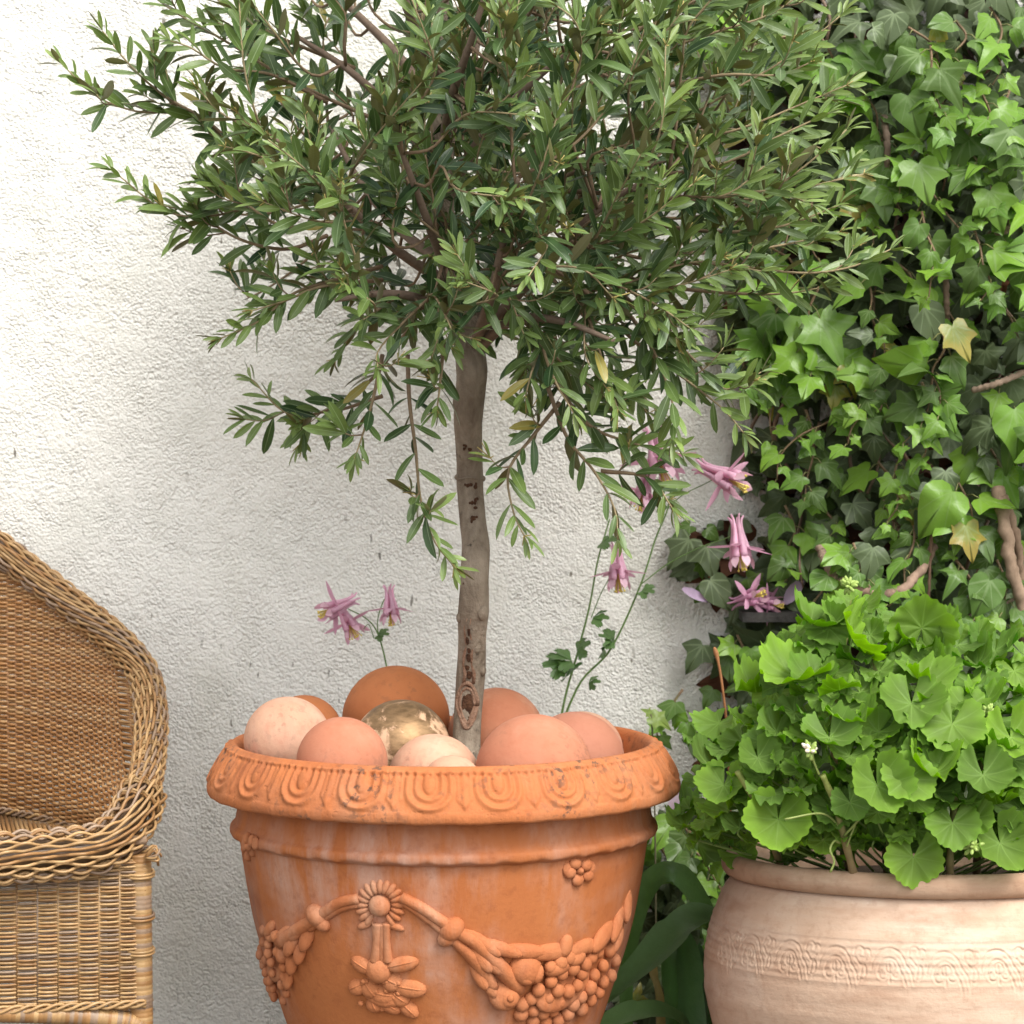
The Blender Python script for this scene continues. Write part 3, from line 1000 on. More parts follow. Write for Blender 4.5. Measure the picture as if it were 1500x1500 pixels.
# limbs
limbs_px = [
    [(668, 420, 3.6), (600, 380, 3.55), (540, 330, 3.5), (470, 260, 3.48), (400, 200, 3.47)],
    [(660, 390, 3.6), (590, 340, 3.68), (530, 270, 3.72), (480, 180, 3.76)],
    [(690, 500, 3.6), (760, 430, 3.55), (830, 350, 3.5), (900, 290, 3.46), (980, 250, 3.45)],
    [(684, 490, 3.6), (740, 420, 3.68), (800, 330, 3.74), (900, 260, 3.78), (990, 230, 3.8)],
    [(650, 300, 3.6), (700, 210, 3.55), (780, 120, 3.5), (870, 50, 3.48)],
    [(650, 280, 3.6), (600, 190, 3.55), (520, 110, 3.52), (430, 50, 3.5)],
    [(648, 200, 3.6), (700, 100, 3.66), (780, 10, 3.7), (860, -80, 3.72)],
    [(646, 180, 3.6), (590, 90, 3.66), (500, 0, 3.7), (420, -60, 3.72)],
    [(690, 520, 3.6), (720, 430, 3.45), (740, 340, 3.36), (760, 260, 3.3)],
    [(670, 430, 3.6), (640, 360, 3.46), (610, 280, 3.38), (580, 200, 3.32)],
    [(690, 520, 3.6), (750, 470, 3.5), (820, 470, 3.44), (900, 500, 3.42)],
    [(680, 480, 3.6), (620, 440, 3.52), (560, 430, 3.48), (490, 440, 3.48)],
    [(648, 240, 3.6), (660, 150, 3.46), (690, 60, 3.38), (720, -40, 3.34)],
    [(648, 240, 3.6), (680, 150, 3.75), (700, 60, 3.84), (720, -40, 3.88)],
    [(668, 420, 3.6), (700, 330, 3.76), (730, 250, 3.85)],
    [(644, 120, 3.6), (600, 20, 3.5), (560, -80, 3.46), (520, -150, 3.44)],
]
limb_pts = [tp[60:]]
for k, poly in enumerate(limbs_px):
    q = smooth_path([P(*p) for p in poly], 40)
    cols = np.tile(np.array([0.21, 0.15, 0.11]), (40 * 8, 1))
    twigs.tube(q, np.linspace(0.0085, 0.0028, 40), 8, cols)
    limb_pts.append(q[6:])
limb_all = np.vstack(limb_pts)

CROWN = [(330, -20), (340, -190), (500, -290), (750, -310), (950, -240), (1080, -120), (1130, -10), (1140, 130), (1130, 250), (1150, 340), (1120, 400), (1060, 520),
         (1020, 590), (960, 620), (900, 650), (850, 630), (790, 590), (740, 550), (690, 520), (640, 540), (560, 560), (500, 560), (450, 520), (440, 470), (470, 430), (440, 390), (370, 300),
         (350, 230), (340, 120)]
CC = np.array([690.0, 170.0])
n_sh = 0
tips = []
tries = 0
while n_sh < 178 and tries < 40000:
    tries += 1
    x, y = rng.uniform(110, 1240), rng.uniform(-300, 660)
    if not in_poly(x, y, CROWN): continue
    e = math.hypot((x - CC[0]) / 580, (y - CC[1]) / 490)
    thick = 0.42 * math.sqrt(max(0.03, 1 - e * e))
    s_ = rng.uniform(-1, 1)
    Y = 3.58 + thick * math.copysign(abs(s_) ** 0.6, s_)
    Y = min(Y, 4.02)
    tip = P(x, y, Y)
    if tips and np.min(np.linalg.norm(np.array(tips) - tip, axis=1)) < 0.058: continue
    # open spots where the leader and the wall show through
    if Y < 3.72 and abs(x - 645) < 38 and 235 < y < 360: continue
    if rng.rand() < 0.5 and 265 < y < 410 and 480 < x < 630: continue
    if rng.rand() < 0.5 and 300 < y < 400 and 760 < x < 900: continue
    tips.append(tip)
    n_sh += 1
    cen = P(680, 330 if y < 450 else 420, 3.6)
    out = nrm(tip - cen)
    droop = 0.5 if y < 430 else -0.25
    d = nrm(out + np.array([0, 0, droop]) * rng.uniform(0.4, 1.3) + rng.normal(0, 0.28, 3))
    Ls = rng.uniform(0.08, 0.19)
    base = tip - d * Ls
    j = np.argmin(np.linalg.norm(limb_all - (base - out * 0.05), axis=1) + 0.0 * limb_all[:, 2])
    root = limb_all[j]
    dist = np.linalg.norm(base - root)
    q = smooth_path([root, root * 0.45 + base * 0.55 + np.array([0, 0, -0.015]), base, base * 0.5 + tip * 0.5 + rng.normal(0, 0.014, 3), tip], 30)
    olive_shoot(q, start=min(0.75, max(0.1, (dist * 0.75) / (dist + Ls))), spacing=0.0185, rad=(0.0024, 0.0008), sparse=0.16, light=0.12 if x > 930 else 0.0)  # right-hand shoots paler: sky sheen put into the leaf colour
cr = foliage.build("crown", OLIVE, olive)
twigs.build("branches", TWIG, olive)
print("olive leaves", n_leaf)

# ------------------------------------------------------------------ ivy
def outline(pts, n):
    half = np.array(pts, float)
    full = np.vstack([half, (half * np.array([1, -1]))[::-1][1:-1]])
    seg = np.linalg.norm(np.diff(np.vstack([full, full[:1]]), axis=0), axis=1)
    s = np.concatenate([[0], np.cumsum(seg)])
    fx = np.append(full[:, 0], full[0, 0]); fy = np.append(full[:, 1], full[0, 1])
    ss = np.unique(np.concatenate([s[:-1], np.linspace(0, s[-1], n, endpoint=False)]))
    return np.stack([np.interp(ss, s, fx), np.interp(ss, s, fy)], 1)


IV = [
    [(0, 0), (-.10, .10), (-.16, .26), (-.08, .40), (.06, .40), (.17, .38), (.30, .50), (.42, .56), (.44, .44), (.47, .33), (.55, .24), (.72, .18), (.88, .08), (1.0, 0)],
    [(0, 0), (-.08, .12), (-.06, .28), (.04, .38), (.16, .46), (.30, .56), (.36, .44), (.42, .30), (.52, .24), (.70, .19), (.86, .09), (1.0, 0)],
    [(0, 0), (-.10, .14), (-.10, .30), (.02, .43), (.20, .47), (.40, .44), (.60, .33), (.80, .17), (1.0, 0)],
    [(0, 0), (-.13, .12), (-.20, .30), (-.08, .34), (.02, .33), (.14, .46), (.24, .64), (.34, .50), (.38, .34), (.46, .22), (.62, .17), (.82, .10), (1.0, 0)],
    [(0, 0), (-.06, .14), (.0, .26), (.12, .34), (.22, .46), (.34, .40), (.42, .27), (.58, .22), (.78, .14), (1.0, 0)],
]


def ivy_template(k, bend, fold, wav, r_):
    o = outline(IV[k], 34)
    c = np.array([0.27, 0.0])
    rings = [0.0, 0.4, 0.75, 1.0]
    V, uv = [], []
    m = len(o)
    ph = r_.uniform(0, 6.3)
    for ri in rings[1:]:
        for p in o:
            q = c + (p - c) * ri
            rr = np.hypot(q[0] - 0.2, q[1])
            z = -bend * max(0, q[0] - 0.15) ** 2 - 0.5 * bend * q[1] ** 2 + fold * abs(q[1]) + wav * math.sin(q[0] * 9 + ph) * abs(q[1]) * 1.6 + wav * 0.7 * math.cos(q[1] * 11 + ph) * rr
            V.append((q[0], q[1], z)); uv.append((q[0], q[1], 0))
    V.append((c[0], 0, -bend * 0.012)); uv.append((c[0], 0, 0))
    ci = len(V) - 1
    fs = []
    for j in range(m):
        kx = (j + 1) % m
        fs.append((ci, j, kx))
        for r in range(2):
            a, b = r * m + j, r * m + kx
            fs.append((a, a + m, b + m, b))
    return np.array(V), fs, np.array(uv)


r9 = np.random.RandomState(9)
IT = []
for k in range(5):
    for (b, f, wv) in ((0.35, 0.12, 0.05), (0.7, 0.25, 0.08), (0.15, -0.12, 0.07), (0.9, 0.05, 0.10)):
        IT.append((k, ivy_template(k, b, f, wv, r9)))
IVS = 0.84
HEART = [t for k, t in IT if k == 2]
LOBED = [t for k, t in IT if k != 2]

ivy = thing("ivy", "dense glossy green ivy with yellowing leaves climbing the right side of the wall", "ivy", P(1300, 1560, 4.05) * np.array([1, 1, 0]))
ivy_old, ivy_new, ivy_dead, ivy_stem = MB(), MB(), MB(), MB()


def ivy_leaf(p, d, n, L, kind, tmpl=None, vein=None):
    T = tmpl or (LOBED[rng.randint(len(LOBED))] if rng.rand() < 0.92 else HEART[rng.randint(len(HEART))])
    V, fs, uv = T
    M = frame(d, n) * L * IVS
    V = V * np.array([1, rng.uniform(0.85, 1.15), rng.uniform(0.5, 1.2)])
    g = rng.rand(); b = rng.uniform(0.8, 1.25)
    uv = uv.copy()
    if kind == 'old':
        c = (np.array([0.005, 0.014, 0.007]) * (1 - g) + np.array([0.016, 0.042, 0.014]) * g) * b  # dark old-leaf green, deepened to near black to paint in the shaded gaps
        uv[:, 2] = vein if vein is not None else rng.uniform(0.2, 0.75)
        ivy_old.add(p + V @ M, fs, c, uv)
    elif kind == 'mid':
        c = (np.array([0.012, 0.048, 0.005]) * (1 - g) + np.array([0.040, 0.125, 0.009]) * g) * b
        uv[:, 2] = rng.uniform(0.15, 0.55)
        ivy_new.add(p + V @ M, fs, c, uv)
    elif kind == 'new':
        c = (np.array([0.070, 0.21, 0.004]) * (1 - g) + np.array([0.19, 0.37, 0.006]) * g) * b
        uv[:, 2] = rng.uniform(0.1, 0.45)
        ivy_new.add(p + V @ M, fs, c, uv)
    elif kind == 'yellow':
        c = np.tile((np.array([0.42, 0.20, 0.025]) * (1 - g) + np.array([0.46, 0.34, 0.05]) * g), (len(V), 1))
        m = (np.hypot(V[:, 0] - 0.15, V[:, 1]) < 0.33)[:, None]
        c = np.where(m, c * 0.5 + np.array([0.10, 0.20, 0.03]) * 0.5, c)
        uv[:, 2] = 0.3
        ivy_new.add(p + V @ M, fs, c, uv)
    else:
        c = (np.array([0.030, 0.013, 0.007]) * (1 - g) + np.array([0.12, 0.05, 0.025]) * g ** 2) * b
        ivy_dead.add(p + V @ M, fs, c, uv)


IVP = [(1040, -60), (1010, 20), (1030, 90), (1075, 150), (1080, 300), (1060, 440), (1055, 500), (1088, 560), (1100, 640), (1104, 740), (1080, 765), (1010, 765), (985, 820), (1010, 862), (1070, 872), (1075, 900), (1050, 925),
       (1050, 965), (1065, 1010), (1062, 1080), (1040, 1110), (1000, 1170), (955, 1190), (935, 1300), (900, 1400), (880, 1600), (1750, 1600), (1750, -60)]


def left_edge(y):
    pts = [(1010, 0), (1040, 100), (1078, 200), (1070, 430), (1058, 500), (1090, 570), (1102, 650), (1104, 750), (1010, 790), (1000, 850), (1072, 880), (1055, 950), (1065, 1030), (1040, 1110), (960, 1190), (935, 1300), (880, 1600)]
    return np.interp(y, [p[1] for p in pts], [p[0] for p in pts])


def thick(x, y):
    t = 0.045 + 0.0007 * (x - left_edge(y))
    return float(np.clip(t, 0.03, 0.235))


def hang(lat=0.55):
    a = rng.normal(0, lat * 1.25)
    d = np.array([math.sin(a), -0.25 + rng.normal(0, .3), -math.cos(a)])
    n = np.array([rng.normal(0, .45), -0.9, 0.40 + rng.normal(0, .45)])
    return d, n


def sample_ivy():
    while True:
        x, y = rng.uniform(880, 1640), rng.uniform(-60, 1500)
        if in_poly(x, y, IVP): return x, y


# backing: brown dead leaves and shaded old leaves close to the wall
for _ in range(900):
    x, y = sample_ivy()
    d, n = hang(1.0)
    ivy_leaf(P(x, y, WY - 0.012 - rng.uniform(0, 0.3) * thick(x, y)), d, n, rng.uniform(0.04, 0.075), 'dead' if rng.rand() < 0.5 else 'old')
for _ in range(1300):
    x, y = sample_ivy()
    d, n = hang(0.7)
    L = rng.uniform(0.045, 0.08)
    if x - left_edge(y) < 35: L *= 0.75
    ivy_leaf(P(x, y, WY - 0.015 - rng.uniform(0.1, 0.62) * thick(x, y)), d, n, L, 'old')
# outer layer, in patches of old and mid green
for _ in range(620):
    x, y = sample_ivy()
    if 1050 < x < 1195 and 855 < y < 915: continue
    if math.sin(x * 0.031 + 2 * math.sin(y * 0.011)) + math.sin(y * 0.027 + 1.5 * math.sin(x * 0.013)) < -0.35: continue
    d, n = hang(0.6)
    patch = math.sin(x * 0.013 + 1.3 * math.sin(y * 0.008)) + math.sin(y * 0.017 + 0.7) + rng.normal(0, 0.7)
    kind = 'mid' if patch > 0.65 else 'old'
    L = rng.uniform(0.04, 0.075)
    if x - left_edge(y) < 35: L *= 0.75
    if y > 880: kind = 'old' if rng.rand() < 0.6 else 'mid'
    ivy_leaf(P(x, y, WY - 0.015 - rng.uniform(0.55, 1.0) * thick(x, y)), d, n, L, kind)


for _ in range(26):
    x, y = sample_ivy()
    if x < left_edge(y) + 25: continue
    d, n = hang(1.2)
    ivy_leaf(P(x, y, WY - 0.015 - rng.uniform(0.7, 0.95) * thick(x, y)), d, n, rng.uniform(0.03, 0.05), 'dead' if rng.rand() < 0.6 else 'yellow')


def ivy_string(x, y, length, dirx, L0, bright):
    """a trailing shoot with alternate leaves, larger and darker at its root, small and bright at the tip"""
    pts = []
    th = thick(x, y)
    Y = WY - 0.03 - th * rng.uniform(0.7, 0.95)
    m = max(4, int(length / 34))
    cx_, cy_ = x, y
    px_ = [P(cx_, cy_, Y)]
    for i in range(m):
        cx_ += 34 * (dirx + rng.normal(0, 0.35)); cy_ += 34 * rng.uniform(0.65, 1.05)
        Y -= rng.uniform(0.0, 0.012)
        px_.append(P(cx_, cy_, max(Y, WY - 0.30)))
    q = smooth_path(px_, m * 5)
    ivy_stem.tube(q, np.linspace(0.0022, 0.0010, len(q)), 5, (0.20, 0.13, 0.07))
    step = 3
    for i in range(1, len(q), step):
        t = i / len(q)
        s = 1 if (i // step) % 2 else -1
        d = np.array([s * rng.uniform(0.2, 1.3), -0.45 + rng.normal(0, .3), -0.6 + rng.normal(0, .45)])
        n = np.array([rng.normal(0, .4), -0.8, 0.6 + rng.normal(0, .4)])
        L = L0 * (1.15 - 0.6 * t) * rng.uniform(0.65, 1.4)
        pet = q[i] + nrm(d) * L * 0.28 + np.array([0, -0.012, 0])
        ivy_stem.tube([q[i], (q[i] + pet) / 2 + np.array([0, -.004, .003]), pet], 0.0008, 4, (0.20, 0.20, 0.07))
        kk = 'new' if rng.rand() < bright * (0.45 + 0.7 * t) else 'mid'
        ivy_leaf(pet, d, n, L, kk)


for (x, y, ln, dx, L0, br) in ((1400, 30, 190, -0.3, 0.05, 0.9), (1250, 110, 170, 0.5, 0.055, 0.9), (1330, 40, 170, 0.2, 0.05, 0.8), (1450, 10, 140, -0.1, 0.055, 0.9), (1300, 190, 120, 0.3, 0.06, 0.8),
                               (1420, 180, 170, 0.4, 0.06, 0.6), (1350, 310, 150, 0.1, 0.055, 0.9), (1290, 370, 130, 0.5, 0.06, 0.9), (1200, 420, 120, 0.2, 0.075, 0.9), (1150, 440, 90, -0.3, 0.07, 0.8),
                               (1380, 480, 140, 0.2, 0.06, 0.9), (1290, 545, 120, -0.3, 0.05, 0.9), (1250, 580, 130, -0.6, 0.045, 1.0), (1350, 560, 170, 0.1, 0.045, 1.0), (1330, 650, 150, -0.15, 0.036, 1.0),
                               (1460, 560, 170, 0.1, 0.06, 0.9), (1440, 640, 130, 0.1, 0.055, 0.8), (1180, 600, 110, -0.1, 0.05, 0.8), (1200, 740, 120, 0.3, 0.045, 0.9), (1310, 700, 130, -0.2, 0.04, 1.0),
                               (1400, 700, 120, 0.3, 0.06, 0.8), (1250, 800, 100, -0.4, 0.045, 0.8), (1150, 740, 110, 0.1, 0.045, 0.7), (1480, 330, 150, 0.0, 0.06, 0.6), (1120, 30, 120, 0.2, 0.065, 0.9),
                               (1200, 50, 120, 0.3, 0.075, 1.0), (1060, 40, 110, 0.2, 0.06, 0.8), (1480, 130, 140, -0.2, 0.05, 0.9), (1120, 330, 120, 0.3, 0.06, 0.7), (1130, 480, 80, 0.1, 0.06, 0.8),
                               (1460, 820, 110, -0.2, 0.06, 0.5), (1400, 820, 110, 0.2, 0.045, 0.7), (1080, 930, 130, 0.25, 0.04, 0.5), (1110, 980, 110, 0.1, 0.04, 0.4), (1210, 500, 120, 0.6, 0.055, 0.8),
                               (1380, 130, 120, -0.5, 0.055, 0.9), (1440, 400, 140, 0.3, 0.05, 0.7), (1520, 300, 150, 0.0, 0.06, 0.7), (1540, 600, 150, 0.0, 0.06, 0.7),
                               (1000, 1010, 60, 0.2, 0.035, 0.8), (990, 1180, 120, 0.2, 0.05, 0.4), (960, 1230, 100, 0.3, 0.05, 0.5), (1020, 1200, 90, 0.3, 0.06, 0.5)):
    ivy_string(x, y, ln, dx, L0, br)
for _ in range(22):
    x, y = rng.uniform(1110, 1560), rng.uniform(-30, 830)
    if x < left_edge(y) + 30: continue
    ivy_string(x, y, rng.uniform(70, 150), rng.normal(0, .35), rng.uniform(0.04, 0.06), rng.uniform(0.5, 1.0))
# single leaves that stand out in the photograph
for (x, y, L, kind, dx, tm) in ((1345, 240, 0.075, 'new', 0.25, 0), (1225, 90, 0.07, 'new', -0.1, 2), (1185, 470, 0.11, 'new', 0.35, 0), (1120, 25, 0.075, 'new', 0.15, 1), (1190, 520, 0.085, 'old', 0.05, 2),
                                (1280, 545, 0.07, 'old', 0.2, 2), (1480, 190, 0.085, 'mid', -0.1, 0), (1395, 720, 0.09, 'new', -0.9, 2), (1485, 600, 0.085, 'new', 0.2, 2), (1450, 280, 0.075, 'new', 0.3, 0),
                                (1395, 478, 0.07, 'yellow', 0.5, 0), (1250, 285, 0.07, 'yellow', 0.3, 0), (1075, 115, 0.06, 'yellow', 0.0, 1), (1225, 565, 0.045, 'yellow', -0.2, 1), (1240, 535, 0.055, 'yellow', 0.6, 1),
                                (1415, 770, 0.065, 'yellow', 0.2, 0), (1280, 640, 0.045, 'old', 0, 0), (1365, 590, 0.065, 'old', 0.2, 0), (1385, 690, 0.06, 'old', 0.1, 0), (1480, 570, 0.06, 'old', -.3, 3), (1450, 370, 0.07, 'old', 0.2, 3),
                                (1340, 800, 0.075, 'old', -0.1, 1), (1450, 850, 0.07, 'mid', -0.4, 2), (1245, 800, 0.08, 'old', 0.1, 1), (1410, 750, 0.07, 'old', 0.3, 3), (1290, 270, 0.07, 'mid', 0.15, 1),
                                (1330, 140, 0.07, 'mid', 0.2, 2), (1310, 20, 0.06, 'old', -0.3, 2), (1030, 945, 0.06, 'old', -0.7, 1), (1010, 790, 0.07, 'old', -0.8, 0), (1035, 800, 0.06, 'old', 0.2, 1), (1040, 850, 0.065, 'old', 0.7, 2),
                                (1068, 960, 0.05, 'mid', 0, 2), (1100, 950, 0.045, 'new', 0.0, 2), (1006, 1060, 0.04, 'new', 0.1, 1), (1015, 1075, 0.045, 'old', 0.05, 4), (995, 1040, 0.035, 'new', -.3, 1), (1045, 1010, 0.04, 'mid', -0.6, 1)):
    tt_ = [t for k, t in IT if k == tm][rng.randint(4)]
    Y = WY - 0.02 - thick(x, y) * (1.05 if kind != 'old' else 0.85)
    ivy_leaf(P(x, y, Y), np.array([dx, -0.3, -1.0]), np.array([rng.normal(0, .15), -0.9, 0.5]), L, kind, tt_, vein=0.75 if kind == 'old' else None)
# little sprig that creeps left over the white wall
ivy_stem.tube(smooth_path([P(1062, 1060, WY - .03), P(1030, 1062, WY - .03), P(1005, 1040, WY - .025)], 14), 0.0012, 5, (0.12, 0.09, 0.05))
# thin brown stems behind the leaves
for _ in range(46):
    x, y = sample_ivy()
    pts = [P(x, y, WY - 0.02 - thick(x, y) * 0.7)]
    for i in range(4):
        x += rng.normal(0, 16); y += rng.uniform(20, 60)
        pts.append(P(x, y, WY - 0.02 - thick(x, y) * rng.uniform(0.4, 0.8)))
    ivy_stem.tube(smooth_path(pts, 16), rng.uniform(0.0012, 0.003), 5, np.array([0.20, 0.13, 0.085]) * rng.uniform(0.6, 1.3))
ivy_old.build("old_leaves", IVY_OLD, ivy)
ivy_new.build("young_leaves", IVY_NEW, ivy)
ivy_dead.build("withered_leaves", DEAD, ivy)
ivy_stem.build("trailing_stems", STEM, ivy)
for (pts, r0, r1, c) in (
        ([(1462, 715, 3.88), (1472, 770, 3.86), (1482, 830, 3.86), (1496, 890, 3.87), (1505, 960, 3.9)], 0.0095, 0.0085, (0.30, 0.21, 0.145)),
        ([(1470, 725, 3.87), (1490, 790, 3.87), (1496, 850, 3.885), (1502, 910, 3.9)], 0.006, 0.006, (0.28, 0.19, 0.13)),
        ([(1230, 852, 3.90), (1275, 868, 3.87), (1315, 866, 3.86), (1345, 840, 3.87), (1368, 800, 3.9)], 0.0075, 0.0065, (0.34, 0.23, 0.17)),
        ([(1200, 800, 3.94), (1210, 825, 3.92), (1225, 850, 3.90)], 0.006, 0.006, (0.30, 0.22, 0.16)),
        ([(1295, 170, 3.92), (1300, 220, 3.90), (1297, 262, 3.92)], 0.0055, 0.004, (0.26, 0.19, 0.14)),
        ([(1450, 345, 3.91), (1475, 335, 3.885), (1478, 315, 3.885), (1468, 300, 3.90)], 0.006, 0.005, (0.36, 0.26, 0.19)),
        ([(1425, 572, 3.9), (1460, 562, 3.88), (1500, 545, 3.89)], 0.0045, 0.0045, (0.36, 0.26, 0.19)),
        ([(1380, 915, 3.89), (1430, 905, 3.88), (1490, 875, 3.88)], 0.0028, 0.0022, (0.36, 0.27, 0.20)),
        ([(1365, 780, 3.88), (1362, 830, 3.88), (1360, 900, 3.88)], 0.0026, 0.0020, (0.20, 0.12, 0.08)),
        ([(1385, 390, 3.93), (1386, 440, 3.92), (1388, 470, 3.93)], 0.005, 0.004, (0.24, 0.17, 0.12))):
    mb = MB()
    q = smooth_path([P(*p) for p in pts], 30)
    q += np.random.RandomState(int(r0 * 1e5)).normal(0, r0 * 0.12, q.shape)
    mb.tube(q, np.linspace(r0, r1, 30) * (1 + 0.12 * np.sin(np.arange(30) * 1.7)), 10, c)
    mb.build("woody_stem", WOODY, ivy)

# ------------------------------------------------------------------ small slate ledge in the ivy, dry stalk, fallen blossoms
mb = MB()
a, b = P(1078, 902, WY), P(1190, 902, WY)
lz, lh = a[2], 0.014
yf = WY - 0.125
mb.add([(a[0], yf, lz), (b[0], yf, lz), (b[0], yf, lz + lh), (a[0], yf, lz + lh), (a[0], WY - .003, lz), (b[0], WY - .003, lz), (b[0], WY - .003, lz + lh), (a[0], WY - .003, lz + lh)],
       [(0, 1, 2, 3), (1, 5, 6, 2), (4, 0, 3, 7), (3, 2, 6, 7), (4, 5, 1, 0), (5, 4, 7, 6)])
tag(mb.build("stone_ledge", SLATE, smooth=False), "narrow dark slate ledge on the wall in the ivy, sprinkled with pink blossoms", "ledge")

mb = MB()
q = smooth_path([P(1064, 1055, 3.80), P(1060, 1020, 3.79), P(1055, 985, 3.79), P(1050, 960, 3.79), P(1046, 948, 3.79)], 26)
mb.tube(q, np.interp(np.arange(26), [0, 16, 20, 24, 25], [0.0017, 0.0019, 0.0036, 0.0024, 0.001]), 7, (0.36, 0.17, 0.075))
mb.tube(smooth_path([P(1064, 1055, 3.80), P(1068, 1150, 3.83), P(1072, 1300, 3.87), [P(1072, 1300, 3.87)[0], 3.9, 0]], 20), 0.0017, 6, (0.30, 0.15, 0.07))
tag(mb.build("dry_stalk", DEAD), "thin dry brown flower stalk standing before the ivy edge beside the geranium", "dry stalk")


def petal(mb, p, d, n, L, W, col, curl=0.3, pts=6):
    M = frame(d, n)
    V, fs = [], []
    for i in range(pts):
        t = i / (pts - 1)
        wd = W * math.sin(math.pi * min(0.98, 0.08 + 0.9 * t)) ** 0.8
        for s in (-1, 0, 1):
            V.append((t * L, s * wd, -curl * t * t * L + 0.25 * abs(s) * wd))
    for i in range(pts - 1):
        for j in range(2):
            a = i * 3 + j
            fs.append((a, a + 3, a + 4, a + 1))
    mb.add(p + np.array(V) @ M, fs, col)


PINK = np.array([0.80, 0.50, 0.63])
PALE = np.array([0.82, 0.56, 0.66])


def blossom(c, axis, S, parent, seed, pk=PINK):
    """columbine: axis points out of the mouth; five spurs run back from it"""
    r_ = np.random.RandomState(seed)
    c = np.asarray(c, float); axis = nrm(axis)
    A = frame(axis, [0.2, -1, 0.1])
    m = MB()
    for k in range(5):
        an = k * 2 * math.pi / 5 + r_.uniform(-.15, .15)
        rad = A[1] * math.cos(an) + A[2] * math.sin(an)
        # spur: a tapering hooked tube
        pts = [c + axis * S * 0.28 + rad * S * 0.20, c + rad * S * 0.17, c - axis * S * 0.32 + rad * S * 0.11, c - axis * S * 0.60 + rad * S * 0.12, c - axis * S * 0.72 + rad * S * 0.20]
        m.tube(smooth_path(pts, 12), np.interp(np.arange(12), [0, 3, 8, 11], [0.085, 0.075, 0.032, 0.022]) * S, 7, pk * r_.uniform(.85, 1.15))
        petal(m, c + axis * S * 0.24 + rad * S * 0.19, axis * 0.8 + rad * 0.35, rad, S * 0.32, S * 0.11, PALE * r_.uniform(.9, 1.1), 0.1)
        an2 = an + math.pi / 5
        rad2 = A[1] * math.cos(an2) + A[2] * math.sin(an2)
        petal(m, c + rad2 * S * 0.06, rad2 * 1.0 + axis * r_.uniform(0.1, 0.75), -axis + rad2 * .3, S * 0.74, S * 0.12, pk * r_.uniform(.8, 1.15), -0.15)
    o = m.build("flower", PETAL, parent)
    m = MB()
    for k in range(9):
        d = axis + r_.normal(0, 0.12, 3)
        m.tube([c + axis * S * .1, c + nrm(d) * S * 0.55], S * 0.013, 4, (0.62, 0.50, 0.12))
        m.blob(c + nrm(d) * S * 0.57, np.eye(3), (S * .03,) * 3, 6, 4, (0.70, 0.55, 0.12))
    m.build("stamens", STEM, o)
    return o


for k, (fx, fy, fY, ax, S, lab) in enumerate((
        (1098, 876, WY - 0.11, (0.6, -0.6, 0.25), 0.05, "larger fallen pink columbine blossom lying at the left of the slate ledge"),
        (1125, 884, WY - 0.11, (0.9, -0.4, -0.1), 0.042, "smaller fallen pink columbine blossom lying right beside the larger one on the ledge"))):
    o = thing("fallen_blossom", lab, "fallen flower", P(fx, fy, fY), "fallen columbine blossoms")
    blossom(P(fx, fy, fY), ax, S, o, 40 + k, PINK * np.array([0.9, 0.8, 0.9]))
for k, (fx, fy, fY, d, L, W, lab) in enumerate((
        (1150, 884, WY - 0.105, (0.5, -0.2, 0.75), 0.045, 0.010, "mauve fallen petal standing upright at the right of the slate ledge"),
        (1000, 862, WY - 0.085, (0.75, -0.2, -0.35), 0.04, 0.007, "pink fallen petal caught on ivy leaves at the wall's bare patch"),
        (985, 1195, 3.86, (0.1, -0.2, 0.9), 0.04, 0.008, "pale lilac fallen petal standing on leaves below the planter rim"),
        (1003, 1190, 3.86, (0.8, -0.2, 0.4), 0.05, 0.011, "whitish lilac fallen petal lying across ivy leaves between the two pots"))):
    mb = MB()
    petal(mb, np.zeros(3), d, (0, -1, .3), L, W, PINK * np.array([.75, .9, 1.0]) if k < 2 else np.array([0.66, 0.52, 0.60]), 0.25)
    o = mb.build("fallen_petal", PETAL)
    o.location = tuple(P(fx, fy, fY))
    tag(o, lab, "petal", "fallen columbine petals")

# ------------------------------------------------------------------ columbines growing behind the planter
def leaflet_set(mb, p, d, n, S, r_):
    G = np.array([0.055, 0.14, 0.035])
    A = frame(d, n)
    for a in (-0.9, 0.0, 0.9):
        dd = A[0] * math.cos(a) + A[1] * math.sin(a)
        V, fs = [], []
        o = [(0, 0), (.2, .12), (.45, .33), (.62, .36), (.66, .22), (.8, .22), (.95, .14), (.9, .05), (.96, 0)]
        o2 = outline(o, 20)
        M = frame(dd, A[2] + r_.normal(0, .25, 3)) * S
        m_ = len(o2)
        V = np.vstack([np.column_stack([o2, -0.35 * (o2[:, 0] - .2) ** 2 + .2 * np.abs(o2[:, 1])]), [[0.5, 0, -0.03]]])
        fs = [(m_, j, (j + 1) % m_) for j in range(m_)]
        mb.add(p + V @ M, fs, G * r_.uniform(.75, 1.3))


def columbine(label, stems, flowers, leaves, root, seed):
    r_ = np.random.RandomState(seed)
    o = thing("columbine", label, "flower", root, "pink columbines by the wall")
    m = MB()
    for pts, r0, r1 in stems:
        q = smooth_path([P(*p) if len(p) == 3 else np.array(p[:3]) for p in pts], 36)
        m.tube(q, np.linspace(r0, r1, 36), 7, (0.13, 0.22, 0.06))
    m.build("stem", STEM, o)
    m = MB()
    for (x, y, Y, S, dx) in leaves:
        leaflet_set(m, P(x, y, Y), np.array([dx, -0.35, 0.2 + r_.normal(0, .2)]), np.array([r_.normal(0, .3), -0.55, 0.8]), S, r_)
    if leaves:
        m.build("foliage", PLAIN_LEAF, o)
    for i, (x, y, Y, ax, S) in enumerate(flowers):
        blossom(P(x, y, Y), ax, S, o, seed * 10 + i)
    return o


